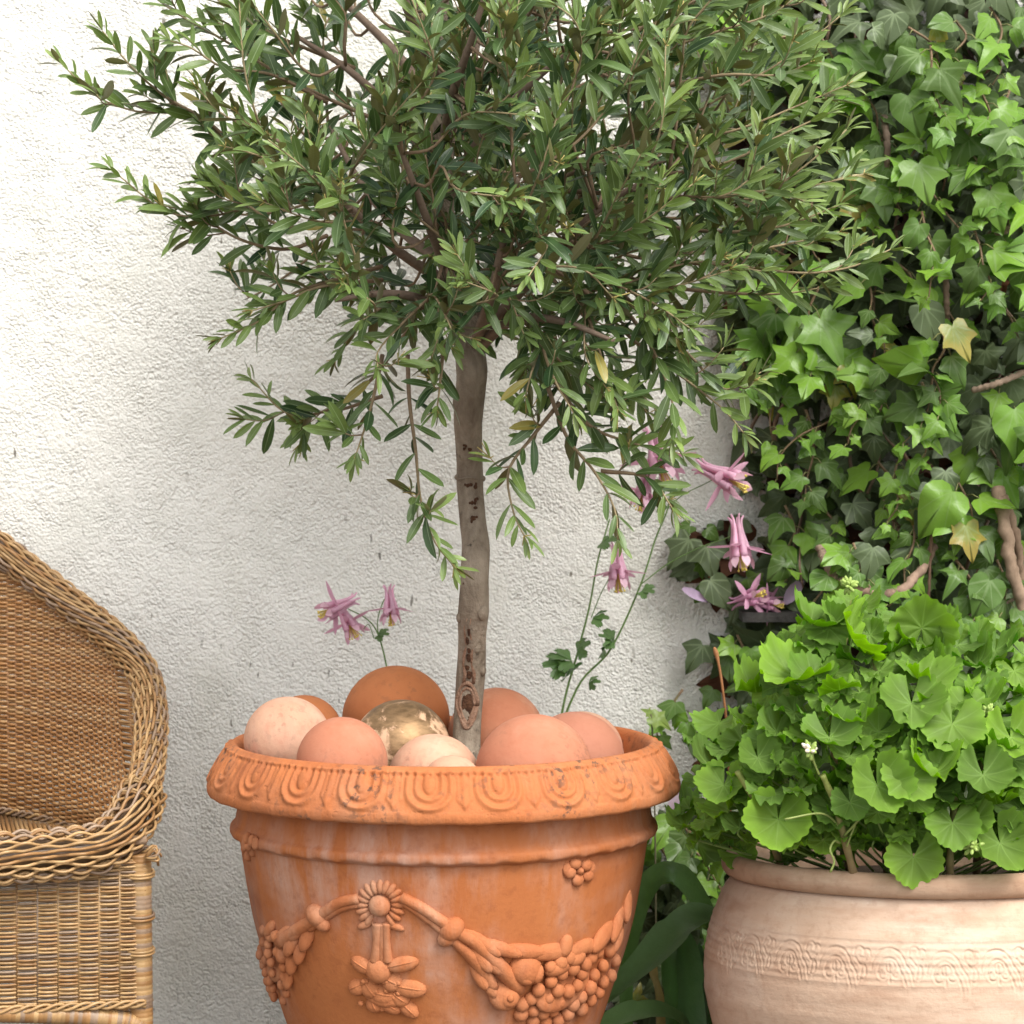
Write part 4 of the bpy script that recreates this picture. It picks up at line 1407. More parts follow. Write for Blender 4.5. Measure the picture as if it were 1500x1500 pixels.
columbine("pink columbine with two blossoms rising behind the left of the orange planter",
          [([(590, 1180, 3.98), (572, 1030, 3.98), (565, 970, 3.98), (552, 925, 3.97), (535, 905, 3.97), (510, 892, 3.96)], 0.0015, 0.0009),
           ([(556, 940, 3.97), (553, 910, 3.97), (562, 880, 3.97), (572, 872, 3.96)], 0.0009, 0.0008),
           ([(548, 935, 3.97), (540, 915, 3.97), (530, 925, 3.96)], 0.0008, 0.0006)],
          [(492, 890, 3.94, (-0.7, -0.5, -0.3), 0.052), (572, 890, 3.95, (0.1, -0.3, -1), 0.046), (510, 912, 3.96, (0.5, -0.5, -0.8), 0.048)],
          [(553, 930, 3.97, 0.02, 0.6)], (P(590, 1180, 3.98)[0], 3.98, 0), 51)
columbine("tall pink columbine with long bare stems and nodding blossoms left of the ivy",
          [([(800, 1200, 3.97), (824, 1040, 3.97), (845, 960, 3.96), (863, 890, 3.95), (876, 820, 3.94), (893, 760, 3.94)], 0.0020, 0.0011),
           ([(815, 1080, 3.97), (850, 1000, 3.96), (895, 950, 3.95), (937, 860, 3.94), (960, 790, 3.94), (978, 745, 3.93), (985, 700, 3.93)], 0.0019, 0.0010),
           ([(866, 905, 3.95), (880, 870, 3.95), (893, 845, 3.95), (905, 812, 3.95)], 0.0008, 0.0007),
           ([(940, 855, 3.94), (980, 825, 3.94), (1030, 800, 3.92), (1060, 790, 3.9), (1080, 780, 3.9)], 0.0009, 0.0007),
           ([(978, 745, 3.93), (1000, 725, 3.92), (1030, 710, 3.91), (1045, 702, 3.9)], 0.0009, 0.0007),
           ([(978, 745, 3.93), (960, 720, 3.93), (950, 700, 3.93), (960, 665, 3.93)], 0.0009, 0.0007)],
          [(966, 672, 3.93, (0.2, -0.4, -0.9), 0.072), (1062, 700, 3.89, (0.75, -0.5, -0.35), 0.068), (905, 835, 3.94, (0.05, -0.3, -1), 0.056), (1083, 800, 3.88, (0.1, -0.3, -1), 0.062), (942, 720, 3.94, (-0.2, -0.4, -0.9), 0.052)],
          [(838, 968, 3.95, 0.036, -0.9), (832, 990, 3.95, 0.03, 0.1), (845, 955, 3.95, 0.028, 0.5), (868, 905, 3.95, 0.026, 1.0), (882, 955, 3.95, 0.03, 0.2), (862, 1000, 3.96, 0.02, 0.7),
           (880, 795, 3.94, 0.03, 0.6), (940, 865, 3.94, 0.022, 0.5), (900, 940, 3.95, 0.028, -0.8), (826, 975, 3.95, 0.034, -1.0), (975, 740, 3.93, 0.02, -.6)], (P(800, 1200, 3.97)[0], 3.97, 0), 52)
# tiny seedling with one pale leaf
mb = MB()
sd = thing("seedling", "tiny yellow green seedling with one leaf peeping over the right end of the planter rim", "seedling", (P(962, 1150, 3.99)[0], 3.99, 0))
mb.tube(smooth_path([(P(962, 1150, 3.99)[0], 3.99, 0), P(960, 1250, 3.99), P(957, 1120, 3.99), P(955, 1060, 3.98), P(953, 1046, 3.98)], 26), 0.0014, 6, (0.12, 0.11, 0.06))
mb.build("stem", STEM, sd)
mb = MB()
V, fs, uv = LOBED[1]
mb.add(P(955, 1050, 3.98) + V @ (frame([0.9, -.3, -.35], [0, -.8, .6]) * 0.032), fs, (0.25, 0.34, 0.06), uv)
mb.add(P(953, 1047, 3.98) + V @ (frame([-0.5, -.3, .5], [0, -.8, .6]) * 0.016), fs, (0.25, 0.34, 0.06), uv)
mb.build("leaf", PLAIN_LEAF, sd)

# ------------------------------------------------------------------ strap leaved plant between the pots
strap = thing("strap_leaf_plant", "strap leaved bulb plant with broad arching blue green leaves between the two pots", "plant", (P(985, 1400, 3.8)[0], 3.8, 0))


def strap_leaf(pts, W, col, twist=(0, 0), fold=0.25):
    q = smooth_path([P(*p) if len(p) == 3 else np.array(p[:3]) for p in pts], 40)
    T = np.gradient(q, axis=0)
    V, fs = [], []
    for i in range(40):
        t = i / 39
        wd = W * (0.55 + 0.45 * math.sin(math.pi * min(1, t * 1.3))) if t < 0.6 else W * math.cos((t - 0.6) / 0.4 * math.pi / 2) ** 0.75
        a = twist[0] * (1 - t) + twist[1] * t
        A = frame(T[i], [0.15, -0.6, 0.8])
        s_ = A[1] * math.cos(a) + A[2] * math.sin(a)
        n_ = -A[1] * math.sin(a) + A[2] * math.cos(a)
        for s in (-1, -.5, 0, .5, 1):
            V.append(q[i] + s_ * s * wd + n_ * fold * wd * s * s)
    for i in range(39):
        for j in range(4):
            a = i * 5 + j
            fs.append((a, a + 5, a + 6, a + 1))
    m = MB()
    m.add(V, fs, col)
    return m.build("leaf", PLAIN_LEAF, strap)


BG = (0.11, 0.20, 0.075)
gx = lambda px: (P(px, 1400, 3.8)[0], 3.8, 0.0, 1)
strap_leaf([gx(925), (915, 1450, 3.79), (930, 1340, 3.76), (955, 1290, 3.74), (985, 1277, 3.73), (1012, 1300, 3.74), (1040, 1345, 3.76), (1062, 1400, 3.78)], 0.0155, (0.10, 0.20, 0.065), (0.3, 0.9))
strap_leaf([gx(1060), (1075, 1470, 3.80), (1062, 1375, 3.74), (1035, 1345, 3.71), (1000, 1358, 3.68), (955, 1405, 3.66), (905, 1450, 3.65), (862, 1492, 3.65)], 0.031, BG, (0.2, 0.55), 0.3)
strap_leaf([gx(985), (985, 1550, 3.76), (983, 1470, 3.74), (980, 1410, 3.74), (985, 1370, 3.75)], 0.016, (0.085, 0.18, 0.055), (0.4, 0.2))
strap_leaf([gx(1012), (1012, 1550, 3.72), (1010, 1470, 3.73), (1006, 1400, 3.74), (1000, 1352, 3.76)], 0.022, (0.085, 0.18, 0.06), (0.1, 0.3))
strap_leaf([gx(990), (1010, 1530, 3.7), (985, 1490, 3.66), (940, 1483, 3.63), (890, 1500, 3.62), (850, 1530, 3.62)], 0.024, (0.09, 0.16, 0.055), (0.2, 0.4))
strap_leaf([gx(960), (968, 1500, 3.83), (955, 1420, 3.82), (945, 1370, 3.82)], 0.009, (0.26, 0.19, 0.08), (0.3, 0.2))
strap_leaf([gx(1045), (1040, 1500, 3.8), (1028, 1430, 3.79), (1024, 1380, 3.8)], 0.014, (0.05, 0.11, 0.04), (0.4, 0.2))
mb = MB()
mb.add([(P(860, 0, 3.9)[0], 3.62, 0.004), (1.1, 3.62, 0.004), (1.1, WY - .003, 0.004), (P(860, 0, 3.9)[0], WY - .003, 0.004)], [(0, 1, 2, 3)])
tag(mb.build("soil_bed", SOIL, smooth=False), "dark soil bed along the foot of the wall", None, kind="structure")

# ------------------------------------------------------------------ pale round pot
QX, QY, Q = (1350 - 750) / F * 3.55, 3.55, 3.55 / F


def qz(py): return CZ - (py - HOR) * Q


pot2 = thing("round_pot", "pale pinkish round bellied terracotta pot with rolled rim and incised scroll band, full of geranium", "pot", (QX, QY, 0))
mb = MB()
rp = []
for a in np.linspace(math.radians(200), math.radians(-110), 26):
    rp.append((276 + 14.5 * math.cos(a), 1270 - 17 * math.sin(a)))
rp = [(262, 1330), (262, 1290)] + rp + [(270, 1291)]
lathe(mb, [(r * Q, qz(y)) for r, y in rp], 200, QX, QY, lambda th: (np.tile((0.7 * np.sin(th * 3) + 0.4 * np.sin(th * 7 + 1)) * Q, (len(rp), 1)), np.tile((0.8 * np.sin(th * 2 + 1)) * Q, (len(rp), 1))))
rim2 = mb.build("rim", TC_PALE_RIM, pot2)
b2 = [(270, 1286), (279, 1293), (287, 1304), (296, 1324), (305, 1348), (311, 1372), (315, 1396), (317, 1422), (316, 1450), (311, 1480), (302, 1515), (288, 1555), (268, 1600), (243, 1645), (218, 1685), (200, 1720), (192, 1745), (190, 1764)]
bq = smooth_path([(r, y, 0) for r, y in b2], 60)
fine = [p for p in bq if p[1] < 1340] + [(np.interp(y, bq[:, 1], bq[:, 0]), y, 0) for y in np.arange(1341, 1404, 1.25)] + [p for p in bq if p[1] > 1405]
prof2 = np.array([(r * Q, max(0, qz(y))) for r, y, _ in fine] + [(0.001, 0.0)])
N2 = 1500
PER = 26
# one repeat of the incised scroll, in units (period 0..1 across, y photo rows 1345..1400)
strokes = []
def arc(cx, cy, rx, ry, a0, a1, n=12):
    return [(cx + rx * math.cos(a), cy + ry * math.sin(a)) for a in np.linspace(a0, a1, n)]
strokes += [arc(28, 1383, 27, 30, math.pi * 1.02, math.pi * 1.9) + [(62, 1384), (66, 1400)]]
strokes += [arc(28, 1386, 17, 20, math.pi * 1.0, math.pi * 1.95) + [(50, 1390), (54, 1402)]]
strokes += [arc(30, 1378, 7, 8, 0, 2 * math.pi), [(28, 1370), (30, 1398)], arc(20, 1388, 7, 6, 0.2, 4.2), arc(40, 1386, 7, 6, -1.2, 2.8)]
strokes += [arc(66, 1360, 8, 9, math.pi, 2 * math.pi), arc(78, 1362, 6, 8, math.pi * 1.1, 2 * math.pi), [(60, 1366), (70, 1376), (78, 1368)], arc(72, 1384, 6, 10, -1.4, 2.4), [(72, 1376), (68, 1398)]]


def band_off(th):
    n = len(prof2)
    dR = np.zeros((n, N2)); dZ = np.zeros((n, N2))
    x = (th * PER / (2 * math.pi)) % 1.0 * 84.0
    cell = np.floor(th * PER / (2 * math.pi)).astype(int)
    rr = np.random.RandomState(2)
    jy = rr.uniform(-2.5, 2.5, PER + 1)[cell]; jx = rr.uniform(-3, 3, PER + 1)[cell]; js = rr.uniform(0.45, 1.1, PER + 1)[cell]
    ys = [p[1] for p in fine]
    for i in range(n - 1):
        y = ys[i]
        dR[i] += 0.5 * Q * math.sin(y * 0.62) + 0.35 * Q * math.sin(y * 0.23 + 1)
        if 1341 < y < 1404:
            best = np.full(N2, 99.0)
            for st in strokes:
                for (ax_, ay), (bx, by) in zip(st[:-1], st[1:]):
                    if min(ay, by) - 6 > y or max(ay, by) + 6 < y: continue
                    px_, py_ = x + jx - ax_, y + jy - ay
                    dx, dy = bx - ax_, by - ay
                    t = np.clip((px_ * dx + py_ * dy) / (dx * dx + dy * dy + 1e-9), 0, 1)
                    best = np.minimum(best, np.hypot(px_ - t * dx, py_ - t * dy))
            dR[i] -= 1.4 * Q * js * np.exp(-(best / 1.3) ** 2) - 0.7 * Q * js * np.exp(-((best - 3.2) / 1.6) ** 2)
    return dR, dZ


mb = MB()
lathe(mb, prof2, N2, QX, QY, band_off)
mb.build("body", TC_PALE, pot2)
mb = MB()
mb.add([(QX + 264 * Q * math.cos(a), QY + 264 * Q * math.sin(a), qz(1300)) for a in g] + [(QX, QY, qz(1292))], [(j, (j + 1) % 64, 64) for j in range(64)])
mb.build("soil_surface", SOIL, pot2)
LEAN = math.radians(-3.2)
pot2.rotation_euler = (LEAN, 0, 0)

# ------------------------------------------------------------------ geranium
ger = thing("geranium", "bushy bright green geranium with ruffled scalloped leaves filling the pale round pot", "potted plant", (QX, QY, qz(1296)))
gl, gs = MB(), MB()


def ger_template(r_, soft=1.0):
    na, nr = 84, 8
    gap = r_.uniform(0.12, 0.45)
    cup = r_.uniform(-0.15, 0.6); pl = r_.uniform(0.03, 0.07); wv = r_.uniform(0.08, 0.32); ph = r_.uniform(0, 6.3); ph2 = r_.uniform(0, 6.3)
    fold = r_.uniform(0, 0.45)
    rf = r_.uniform(0.04, 0.12)
    rf *= soft; wv *= soft; fold *= soft
    th = np.linspace(-math.pi + gap, math.pi - gap, na)
    V, uv, ed = [], [], []
    for i in range(nr):
        t = i / (nr - 1)
        for a in th:
            lob = 1 + 0.05 * math.cos(5 * a + 0.2 * math.sin(ph)) - 0.12 * math.exp(-((abs(a) - math.pi) / 0.9) ** 2)
            sc = 1 + 0.085 * (abs(math.sin(10.5 * a + ph)) - 0.5) * (t ** 4)
            r = t * lob * sc
            z = cup * r * r + pl * r * math.cos(7 * a) * 1.2 + wv * r * r * math.sin(2 * a + ph) + rf * r ** 4 * math.sin(9 * a + ph2) + rf * 0.8 * r ** 5 * math.sin(14 * a + ph) + fold * abs(r * math.sin(a)) * r
            V.append((r * math.cos(a), r * math.sin(a), z)); uv.append((r * math.cos(a), r * math.sin(a), 0.35)); ed.append(t)
    fs = []
    for i in range(nr - 1):
        for j in range(na - 1):
            a = i * na + j
            fs.append((a, a + 1, a + na + 1, a + na))
    return np.array(V), fs, np.array(uv), np.array(ed)


GT = [ger_template(np.random.RandomState(100 + k), 1.1) for k in range(22)]


CALM = [ger_template(np.random.RandomState(300 + k), 0.7) for k in range(6)]


def ger_leaf(p, d, n, R, shade=0.5, petiole=True):
    V, fs, uv, ed = GT[rng.randint(len(GT))] if petiole != 2 else CALM[rng.randint(6)]
    M = frame(d, n) * R * (0.84 if petiole == 2 else 0.82)
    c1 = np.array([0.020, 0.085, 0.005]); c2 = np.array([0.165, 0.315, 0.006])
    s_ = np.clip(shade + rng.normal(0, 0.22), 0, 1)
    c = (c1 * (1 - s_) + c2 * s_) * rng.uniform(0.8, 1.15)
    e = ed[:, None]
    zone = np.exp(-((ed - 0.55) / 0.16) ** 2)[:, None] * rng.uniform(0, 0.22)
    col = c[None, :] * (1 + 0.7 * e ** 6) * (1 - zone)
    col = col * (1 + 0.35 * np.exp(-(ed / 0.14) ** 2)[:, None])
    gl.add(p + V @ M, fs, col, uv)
    if petiole and (petiole == 2 or rng.rand() < 0.3):
        root = P(1350 + (p[0] - QX) / Q * rng.uniform(0.25, 0.6), 1285, QY + (p[1] - QY) * 0.45)
        root[2] = max(root[2], p[2] - rng.uniform(0.06, 0.16))
        mid = (p + root) / 2 - nrm(n) * R * 0.35
        gs.tube(smooth_path([p, p - nrm(n) * R * 0.3 - np.array([0, 0, R * .25]), mid, root], 14), np.linspace(0.0011, 0.0016, 14), 6, np.array([0.19, 0.27, 0.07]) * rng.uniform(.8, 1.2))


YT = [(995, 1230), (1012, 1130), (1035, 1060), (1090, 1030), (1130, 975), (1165, 915), (1200, 880), (1245, 868), (1300, 905), (1340, 900), (1400, 915), (1450, 930), (1500, 950), (1560, 990), (1620, 1040), (1680, 1130), (1705, 1220)]


def ytop(x): return float(np.interp(x, [p[0] for p in YT], [p[1] for p in YT]))


def gsurf(x, y):
    """front skin of the mound"""
    yt = ytop(x)
    v = np.clip((y - yt + 30) / (1290 - yt), 0.02, 1)
    h = math.sqrt(max(0.03, 1 - ((x - 1350) / 362) ** 2))
    return QY - 0.285 * h * math.sin(min(1.0, v * 1.15) * math.pi / 2) ** 0.75 + 0.03 + 0.05 * max(0, v - 0.72) / 0.28


special = [(1140, 1200, 0.049, (-0.1, -.35, -1), (-.1, -0.85, .45), .95), (1338, 1255, 0.043, (-0.15, -.3, -1), (0.05, -0.85, .5), .8), (1285, 1150, 0.047, (0.25, -.4, -1), (0.1, -.85, .55), .9), (1165, 990, 0.056, (-.8, -.5, -.2), (-.2, -.5, .8), 1.0),
           (1248, 935, 0.05, (-.3, -.6, .4), (0, -.7, .6), .95), (1190, 912, 0.045, (-.6, -.6, .1), (-.1, -.6, .8), .5), (1350, 920, 0.052, (0.1, -.2, 1), (0, -.8, .5), .7), (1335, 1030, 0.048, (-.1, -.6, -.7), (0, -.7, .7), .7),
           (1395, 1060, 0.05, (-.3, -.6, -.8), (-.1, -.8, .6), .8), (1060, 1150, 0.036, (-.3, -.4, -.8), (-.3, -.8, .5), .6), (1110, 1110, 0.033, (.2, -.4, -.7), (0, -.7, .7), .35), (1440, 1135, 0.042, (.1, -.5, -.7), (0, -.75, .65), .6),
           (1465, 1235, 0.046, (.35, -.3, -.9), (.1, -.85, .5), .5), (1395, 1205, 0.040, (-.1, -.5, -.8), (0, -.8, .6), .35), (1480, 1080, 0.045, (.2, -.5, -.8), (.1, -.8, .6), .5), (1330, 1140, 0.042, (.6, -.4, -.6), (.2, -.8, .5), .95),
           (1245, 1175, 0.03, (.3, -.4, -.7), (0, -.8, .6), .4), (1090, 1060, 0.035, (-.4, -.5, .2), (-.2, -.7, .7), .4), (1215, 1080, 0.044, (.1, -.6, -.4), (0, -.7, .75), .5), (1040, 1120, 0.04, (-.7, -.4, .1), (-.4, -.6, .7), .5)]
pos = []
for (x, y, R, d, n, sh) in special:
    p = P(x, y, gsurf(x, y) - 0.018)
    pos.append((x, y))
    ger_leaf(p, np.array(d), np.array(n), R, sh, 2)
cnt = 0
for _ in range(20000):
    x, y = rng.uniform(1005, 1700), rng.uniform(860, 1238)
    if y < ytop(x) + 8: continue
    if any((x - a) ** 2 + (y - b) ** 2 < 25 ** 2 for a, b in pos): continue
    if y > 1235 and abs(x - 1350) > 300: continue
    pos.append((x, y))
    p = P(x, y, gsurf(x, y) + rng.uniform(-0.008, 0.03))
    h = (x - 1350) / 362
    n = np.array([h * 0.55 + rng.normal(0, .28), -0.55 + rng.normal(0, .22), 0.75 + rng.normal(0, .2)])
    d = np.array([h * 0.8 + rng.normal(0, .6), -0.8, -0.45 + rng.normal(0, .4)])
    ger_leaf(p, d, n, rng.uniform(0.024, 0.040) * (0.8 if y > 1190 else 1), 0.45)
    cnt += 1
for _ in range(170):
    x, y = rng.uniform(1015, 1690), rng.uniform(870, 1240)
    if y < ytop(x) + 15: continue
    p = P(x, y, gsurf(x, y) + rng.uniform(0.05, 0.26))
    n = np.array([rng.normal(0, .4), -0.3 + rng.normal(0, .3), 0.8])
    ger_leaf(p, np.array([rng.normal(0, .8), -0.6, rng.normal(0, .5)]), n, rng.uniform(0.028, 0.042), 0.3, petiole=False)
for _ in range(34):
    x, y = rng.uniform(1075, 1630), rng.uniform(1195, 1262)
    p = P(x, y, QY - 0.17 * math.sqrt(max(0.05, 1 - ((x - 1350) / 290) ** 2)) + rng.uniform(0, 0.1))
    ger_leaf(p, np.array([rng.normal(0, .8), -0.5, rng.normal(-.3, .4)]), np.array([rng.normal(0, .4), -0.6, 0.5]), rng.uniform(0.024, 0.034), 0.2, petiole=False)
print("geranium leaves", len(pos))
# thick stems
for pts in ([(1252, 1285, 3.36), (1236, 1225, 3.335), (1222, 1175, 3.32), (1205, 1135, 3.31)], [(1392, 1290, 3.36), (1392, 1250, 3.35), (1398, 1180, 3.37), (1410, 1110, 3.40)],
            [(1430, 1290, 3.5), (1436, 1150, 3.42), (1437, 1080, 3.38), (1440, 1040, 3.38)], [(1300, 1290, 3.5), (1290, 1100, 3.42), (1285, 1000, 3.42), (1280, 950, 3.44)], [(1150, 1290, 3.5), (1120, 1200, 3.4), (1080, 1130, 3.38)],
            [(1540, 1290, 3.5), (1560, 1150, 3.4), (1590, 1080, 3.4)], [(1350, 1290, 3.6), (1350, 1050, 3.55), (1340, 930, 3.5)], [(1240, 1290, 3.55), (1220, 1050, 3.5), (1250, 880, 3.5)]):
    q = smooth_path([P(*p) for p in pts], 26)
    cc = np.repeat(np.array([0.20, 0.13, 0.07])[None] * (1 - np.linspace(0, 1, 26)[:, None]) + np.array([0.24, 0.27, 0.07])[None] * np.linspace(0, 1, 26)[:, None], 9, axis=0)
    gs.tube(q, np.linspace(0.0052, 0.0036, 26) * (1 + 0.08 * np.sin(np.arange(26) * 1.3)), 9, cc)
for pts in ([(1233, 1215, 3.33), (1205, 1192, 3.315), (1150, 1200, 3.30)], [(1240, 1240, 3.33), (1256, 1200, 3.325), (1275, 1160, 3.31)], [(1230, 1235, 3.33), (1222, 1232, 3.31), (1216, 1245, 3.30), (1222, 1262, 3.30), (1216, 1278, 3.30)],
            [(1200, 1135, 3.31), (1192, 1115, 3.305), (1190, 1102, 3.30)], [(1236, 1225, 3.33), (1260, 1198, 3.31), (1278, 1170, 3.3)]):
    gs.tube(smooth_path([P(*p) for p in pts], 16), 0.0014, 6, (0.24, 0.29, 0.08))
gl.build("foliage", GERAN, ger)
gs.build("stems", STEM, ger)
for (x, y, Y, big) in ((1187, 1100, 3.295, 1), (1243, 858, 3.50, 0), (1425, 1240, 3.30, 0), (1447, 1045, 3.36, 0)):
    mb = MB()
    c = P(x, y, Y)
    for k in range(18):
        u = nrm(rng.normal(0, 1, 3) + np.array([0, -.3, .4]))
        A = frame(u, [0, 0, 1])
        col = np.array([0.30, 0.40, 0.10]) if rng.rand() < (0.6 if big else 1) else np.array([0.80, 0.72, 0.58])
        mb.blob(c + u * rng.uniform(.004, .010), A, (0.006, 0.0026, 0.0026), 8, 6, col)
    mb.build("flower_bud", STEM, ger)

# ------------------------------------------------------------------ wicker armchair
CO = np.array([(-130 - 750) / F * 3.70, 3.70, 0.0])
CR = math.radians(12)
AX = np.array([math.cos(CR), math.sin(CR), 0]); AY = np.array([-math.sin(CR), math.cos(CR), 0])


def cl(px, py, ly):
    """chair-local point at local depth ly that stands at photo column/row px,py"""
    k = (px - 750) / F
    b = CO + ly * AY
    lx = (k * b[1] - b[0]) / (AX[0] - k * AX[1])
    Y = (b + lx * AX)[1]
    return np.array([lx, ly, CZ - (py - HOR) / F * Y])


chair = thing("wicker_armchair", "honey coloured wicker tub armchair with thick braided border beside the planter", "armchair", CO)
chair.rotation_euler = (0, 0, CR)


class CMB(MB):
    """chair parts are modelled in chair coordinates"""
    def build(self, name, mat, parent=None, smooth=True):
        o = MB.build(self, name, mat, None, smooth)
        o.parent = parent
        return o


def straw(dark=0.0):
    a = np.array([0.42, 0.265, 0.12]); b = np.array([0.33, 0.18, 0.07]); c_ = np.array([0.28, 0.195, 0.13])
    u = rng.rand()
    c = a if u < 0.5 else (b if u < 0.8 else c_)
    return c * rng.uniform(0.85, 1.12) * (1 - dark)


roll_px = [(-130, 738, .285), (-60, 765, .28), (0, 804, .27), (60, 850, .25), (120, 897, .21), (172, 940, .15), (208, 985, .08), (221, 1040, .0), (219, 1100, -.07), (211, 1150, -.135), (193, 1200, -.19),
           (155, 1236, -.225), (100, 1250, -.24), (0, 1257, -.25), (-130, 1260, -.255)]
half = np.array([cl(*p) for p in roll_px])
half[0, 0] = 0; half[-1, 0] = 0
mir = half * np.array([-1, 1, 1])
ring = np.vstack([half, mir[::-1][1:-1], half[:1]])
rp_ = smooth_path(np.vstack([ring[:-1]] + [ring[:1]]), 900)
# even arc length
seg = np.linalg.norm(np.diff(rp_, axis=0), axis=1); sl = np.concatenate([[0], np.cumsum(seg)])
NRL = 1000
su = np.linspace(0, sl[-1], NRL)
rp_ = np.stack([np.interp(su, sl, rp_[:, k]) for k in range(3)], 1)
T = np.roll(rp_, -1, axis=0) - np.roll(rp_, 1, axis=0)
T[0] = rp_[1] - rp_[-2]; T[-1] = T[0]
T /= np.linalg.norm(T, axis=1)[:, None]
Nn = np.array([nrm(np.cross(t, np.cross([0, -1.0, 0.35], t))) for t in T])
Bn = np.cross(T, Nn)
total = sl[-1]
mb = CMB()
# core
mb.tube(rp_, 0.0175, 10, (0.10, 0.06, 0.03))
NS = 28
PITCH = 0.0235
front = np.clip((0.62 - rp_[:, 2]) / 0.05, 0, 1) * (rp_[:, 1] < -0.15)     # the seat border is fatter
Rr = 0.0200 + 0.009 * front
for j in range(NS):
    ph0 = 2 * math.pi * j / NS
    tw = 1.1 * np.sin(su / total * 2 * math.pi * 3)
    ph = ph0 + tw
    lift = (0.0028 + 0.0016 * front) * np.cos(math.pi * su / PITCH + math.pi * j) + 0.0008 * np.sin(su * 90 + j * 2.1)
    rr = Rr + lift
    pts = rp_ + (np.cos(ph) * rr)[:, None] * Nn + (np.sin(ph) * rr)[:, None] * Bn
    mb.tube(pts, 0.00215, 6, straw())
# wraps round the border
k = 0
s_ = 0.0
while s_ < total:
    i = min(NRL - 2, int(s_ / total * (NRL - 1)))
    for dd in ((-0.0024, 0.0024) if 0.50 < rp_[i][2] < 0.66 and rp_[i][1] < 0.1 and abs(rp_[i][0]) > 0.25 else ()):
        c = rp_[i] + T[i] * dd
        a_ = np.linspace(0, 2 * math.pi, 28)
        lift = Rr[i] + 0.0 + 0.0018 * np.cos(a_ * NS / 2)
        mb.tube([c + math.cos(a) * r * Nn[i] + math.sin(a) * r * Bn[i] for a, r in zip(a_, lift)], 0.0019, 5, straw(0.1), cap=False)
    s_ += PITCH
mb.build("braided_border", WICKER, chair)

# woven back and arms inside the border
rh = half[:11]
zs_roll = rh[:, 2]; order = np.argsort(zs_roll)
ZR, XR, YR = zs_roll[order], rh[order, 0], rh[order, 1]
zseat = cl(0, 1232, 0.2)[2] - 0.012
ztop = half[0, 2] - 0.015
xmax = XR.max()


def back_y(x, z):
    xe = max(0.03, float(np.interp(z, ZR, XR)))
    ye = float(np.interp(z, ZR, YR))
    yc = 0.265 + 0.05 * (z - zseat)
    yc = min(yc, 0.29)
    u = min(1.0, abs(x) / xe)
    return yc - (yc - ye) * u ** 2.4


xr = np.linspace(-xmax, xmax, 400)
yr = np.array([back_y(x, zseat + 0.10) for x in xr])
ar = np.concatenate([[0], np.cumsum(np.hypot(np.diff(xr), np.diff(yr)))])
SP = 0.0200
mb = CMB()
pitch = 0.0034
row = 0
z = zseat - 0.01
while z < ztop:
    xe = float(np.interp(z, ZR, XR))
    q0, q1 = np.interp(-xe, xr, ar), np.interp(xe, xr, ar)
    if q1 - q0 > 0.03:
        m = max(8, int((q1 - q0) / SP * 6))
        qs = np.linspace(q0, q1, m)
        xs = np.interp(qs, ar, xr)
        ys = np.array([back_y(x, z) for x in xs])
        amp = 0.0030 * np.cos(math.pi * qs / SP + math.pi * row)
        tx = np.gradient(xs); ty = np.gradient(ys)
        ln = np.hypot(tx, ty) + 1e-9
        zz = z + 0.0007 * np.sin(qs * 40 + row)
        pts = np.stack([xs + amp * ty / ln, ys - amp * tx / ln, zz], 1)
        c = np.array([0.36, 0.185, 0.068]) if rng.rand() < 0.55 else np.array([0.44, 0.265, 0.12])
        mb.tube(pts, 0.0021, 5, c * rng.uniform(0.85, 1.15), cap=False)
    z += pitch; row += 1
for k in range(int(ar[-1] / SP) + 1):
    x = float(np.interp((k + 0.5) * SP, ar, xr))
    zt = float(np.interp(abs(x), XR[::-1][:1] if False else np.array([0.0, 0.34]), np.array([ztop, ztop])))
    zlist = [zz for zz in np.linspace(zseat - 0.01, ztop, 30) if abs(x) < float(np.interp(zz, ZR, XR)) + 0.003]
    if len(zlist) > 3:
        mb.tube([(x, back_y(x, zz), zz) for zz in zlist], 0.0022, 5, (0.26, 0.13, 0.055))
mb.build("woven_back", WICKER, chair)

# seat
mb = CMB()
zs = cl(0, 1236, -0.2)[2]
for k in range(100):
    x = -0.30 + k * 0.00606
    yb = back_y(x, zseat + 0.02) - 0.004
    mb.tube([(x, -0.215, zs), (x, 0.0, zs - 0.012), (x, yb, zs - 0.022)], 0.0026, 5, straw(0.02))
for k in range(22):
    y = -0.19 + k * 0.02
    mb.tube([(-0.30, y, zs - 0.0045 - 0.05 * (y + .21)), (0.30, y, zs - 0.0045 - 0.05 * (y + .21))], 0.0026, 5, straw(0.3))
for y in (-0.222, -0.216):
    mb.tube([(-0.30, y, zs + .002), (0.30, y, zs + .002)], 0.006, 8, straw())
# braided edge where seat meets back
for j in range(3):
    xs = np.linspace(-xmax * .97, xmax * .97, 220)
    mb.tube([(x, back_y(x, zseat + .01) - 0.007 + 0.004 * math.sin(x * 230 + j * 2.1), zs - 0.014 + 0.004 * math.cos(x * 230 + j * 2.1)) for x in xs], 0.0022, 5, straw())
mb.build("seat", WICKER, chair)

# front apron, side aprons
LEGX = cl(209, 1400, -0.215)[0]
z_hi = cl(100, 1262, -0.225)[2]; z_lo = cl(100, 1470, -0.225)[2]


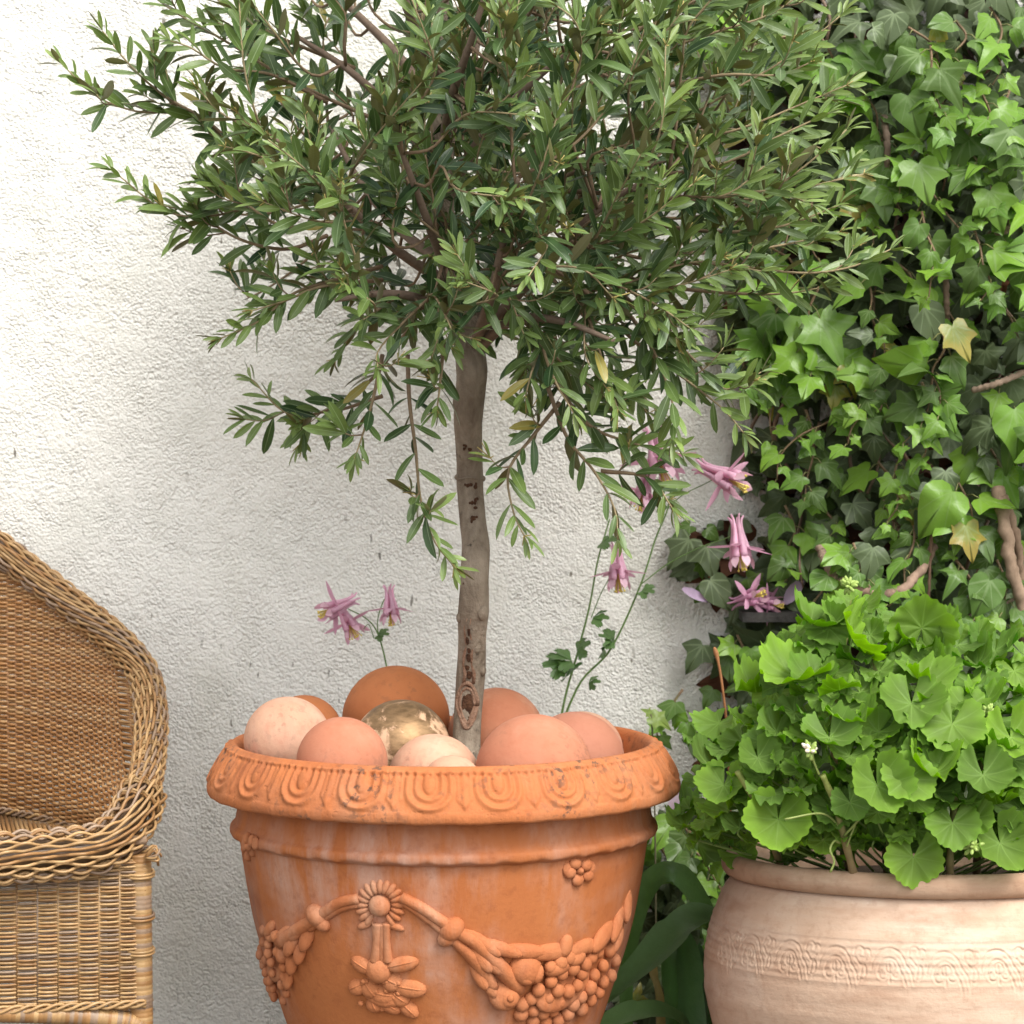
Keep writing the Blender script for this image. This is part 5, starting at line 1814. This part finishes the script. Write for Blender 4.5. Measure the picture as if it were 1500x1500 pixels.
def apron(name, pfun, length, sp, dark=0.0):
    m_ = CMB()
    row = 0
    z = z_lo
    while z < z_hi:
        n_ = int(length / sp * 6)
        qs = np.linspace(0, length, n_)
        am = 0.0031 * np.cos(math.pi * qs / sp + math.pi * row)
        am = am * np.clip(np.minimum(qs, length - qs) / 0.03, 0.35, 1)
        m_.tube([pfun(q, a, z + 0.0006 * math.sin(q * 35 + row)) for q, a in zip(qs, am)], 0.0017, 5, straw(dark), cap=False)
        z += 0.0028; row += 1
    for k in range(int(length / sp)):
        q = (k + 0.5) * sp
        m_.tube([pfun(q, 0, z_lo - .004), pfun(q, 0, z_hi + .004)], 0.0021, 5, straw(0.3))
    for j in range(3):
        qs = np.linspace(0, length, 160)
        m_.tube([pfun(q, 0.005 + 0.003 * math.cos(q * 120 + j * 2.1), z_lo - 0.003 + 0.004 * math.sin(q * 120 + j * 2.1)) for q in qs], 0.0022, 5, straw())
    return m_.build(name, WICKER, chair)


apron("front_apron", lambda q, a, z: (-LEGX - 0.003 + q, -0.227 - a, z), 2 * LEGX + 0.006, 0.0262)
for s in (1, -1):
    apron("side_apron", lambda q, a, z: (s * (LEGX + a + 0.004), -0.215 + q, z), 0.44, 0.0262)

# legs wrapped with cane
def wrapped(m_, pts, rad, n, col_fn, pitch_=0.0042):
    q = smooth_path(pts, n)
    L = np.linalg.norm(np.diff(q, axis=0), axis=1).sum()
    nn = int(L / pitch_) * 4
    q = smooth_path(pts, nn)
    rr = rad + 0.0007 * np.abs(np.sin(np.arange(nn) * math.pi / 4 + .3))
    cols = []
    for i in range(nn):
        if i % 4 == 0: c = col_fn()
        cols += [c] * 14
    m_.tube(q, rr, 14, np.array(cols))


for sx in (1, -1):
    for y, zt in ((-0.215, z_hi + 0.005), (0.235, zseat + 0.05)):
        m_ = CMB()
        wrapped(m_, [(sx * LEGX, y, 0.0), (sx * (LEGX - 0.001), y, 0.15), (sx * (LEGX - 0.004), y, zt)], 0.0150, 60, straw)
        if y < 0:
            for zz in (0.43, 0.33, 0.375):
                if zz < zt:
                    a_ = np.linspace(0, 2 * math.pi, 24)
                    for dz in (0, .004):
                        m_.tube([(sx * (LEGX - 0.004) + 0.0185 * math.cos(a), y + 0.0185 * math.sin(a), zz + dz + 0.002 * math.sin(a)) for a in a_], 0.0021, 5, straw(), cap=False)
        m_.build("leg", WICKER, chair)
m_ = CMB()
zb = cl(0, 1484, -0.222)[2]
wrapped(m_, [(-LEGX, -0.222, zb - 0.03), (-LEGX + 0.03, -0.222, zb - 0.016), (-LEGX * 0.5, -0.222, zb - 0.002), (0, -0.222, zb + 0.004), (LEGX * 0.5, -0.222, zb - 0.002), (LEGX - 0.03, -0.222, zb - 0.016), (LEGX, -0.222, zb - 0.03)], 0.012, 60, straw)
m_.build("front_brace", WICKER, chair)
m_ = CMB()
for (x, y, zz) in ((0, 0, 0),):
    for k in range(7):
        ct = np.array([LEGX + 0.004, -0.235, z_hi + 0.002]) + rng.normal(0, .002, 3)
        m_.tube(smooth_path([ct, ct + np.array([0.012, -.008, -0.002 + .003 * k]), ct + np.array([0.016, -.004, 0.012 * math.sin(k)])], 8), 0.0017, 5, straw())
m_.build("loose_binding", WICKER, chair)
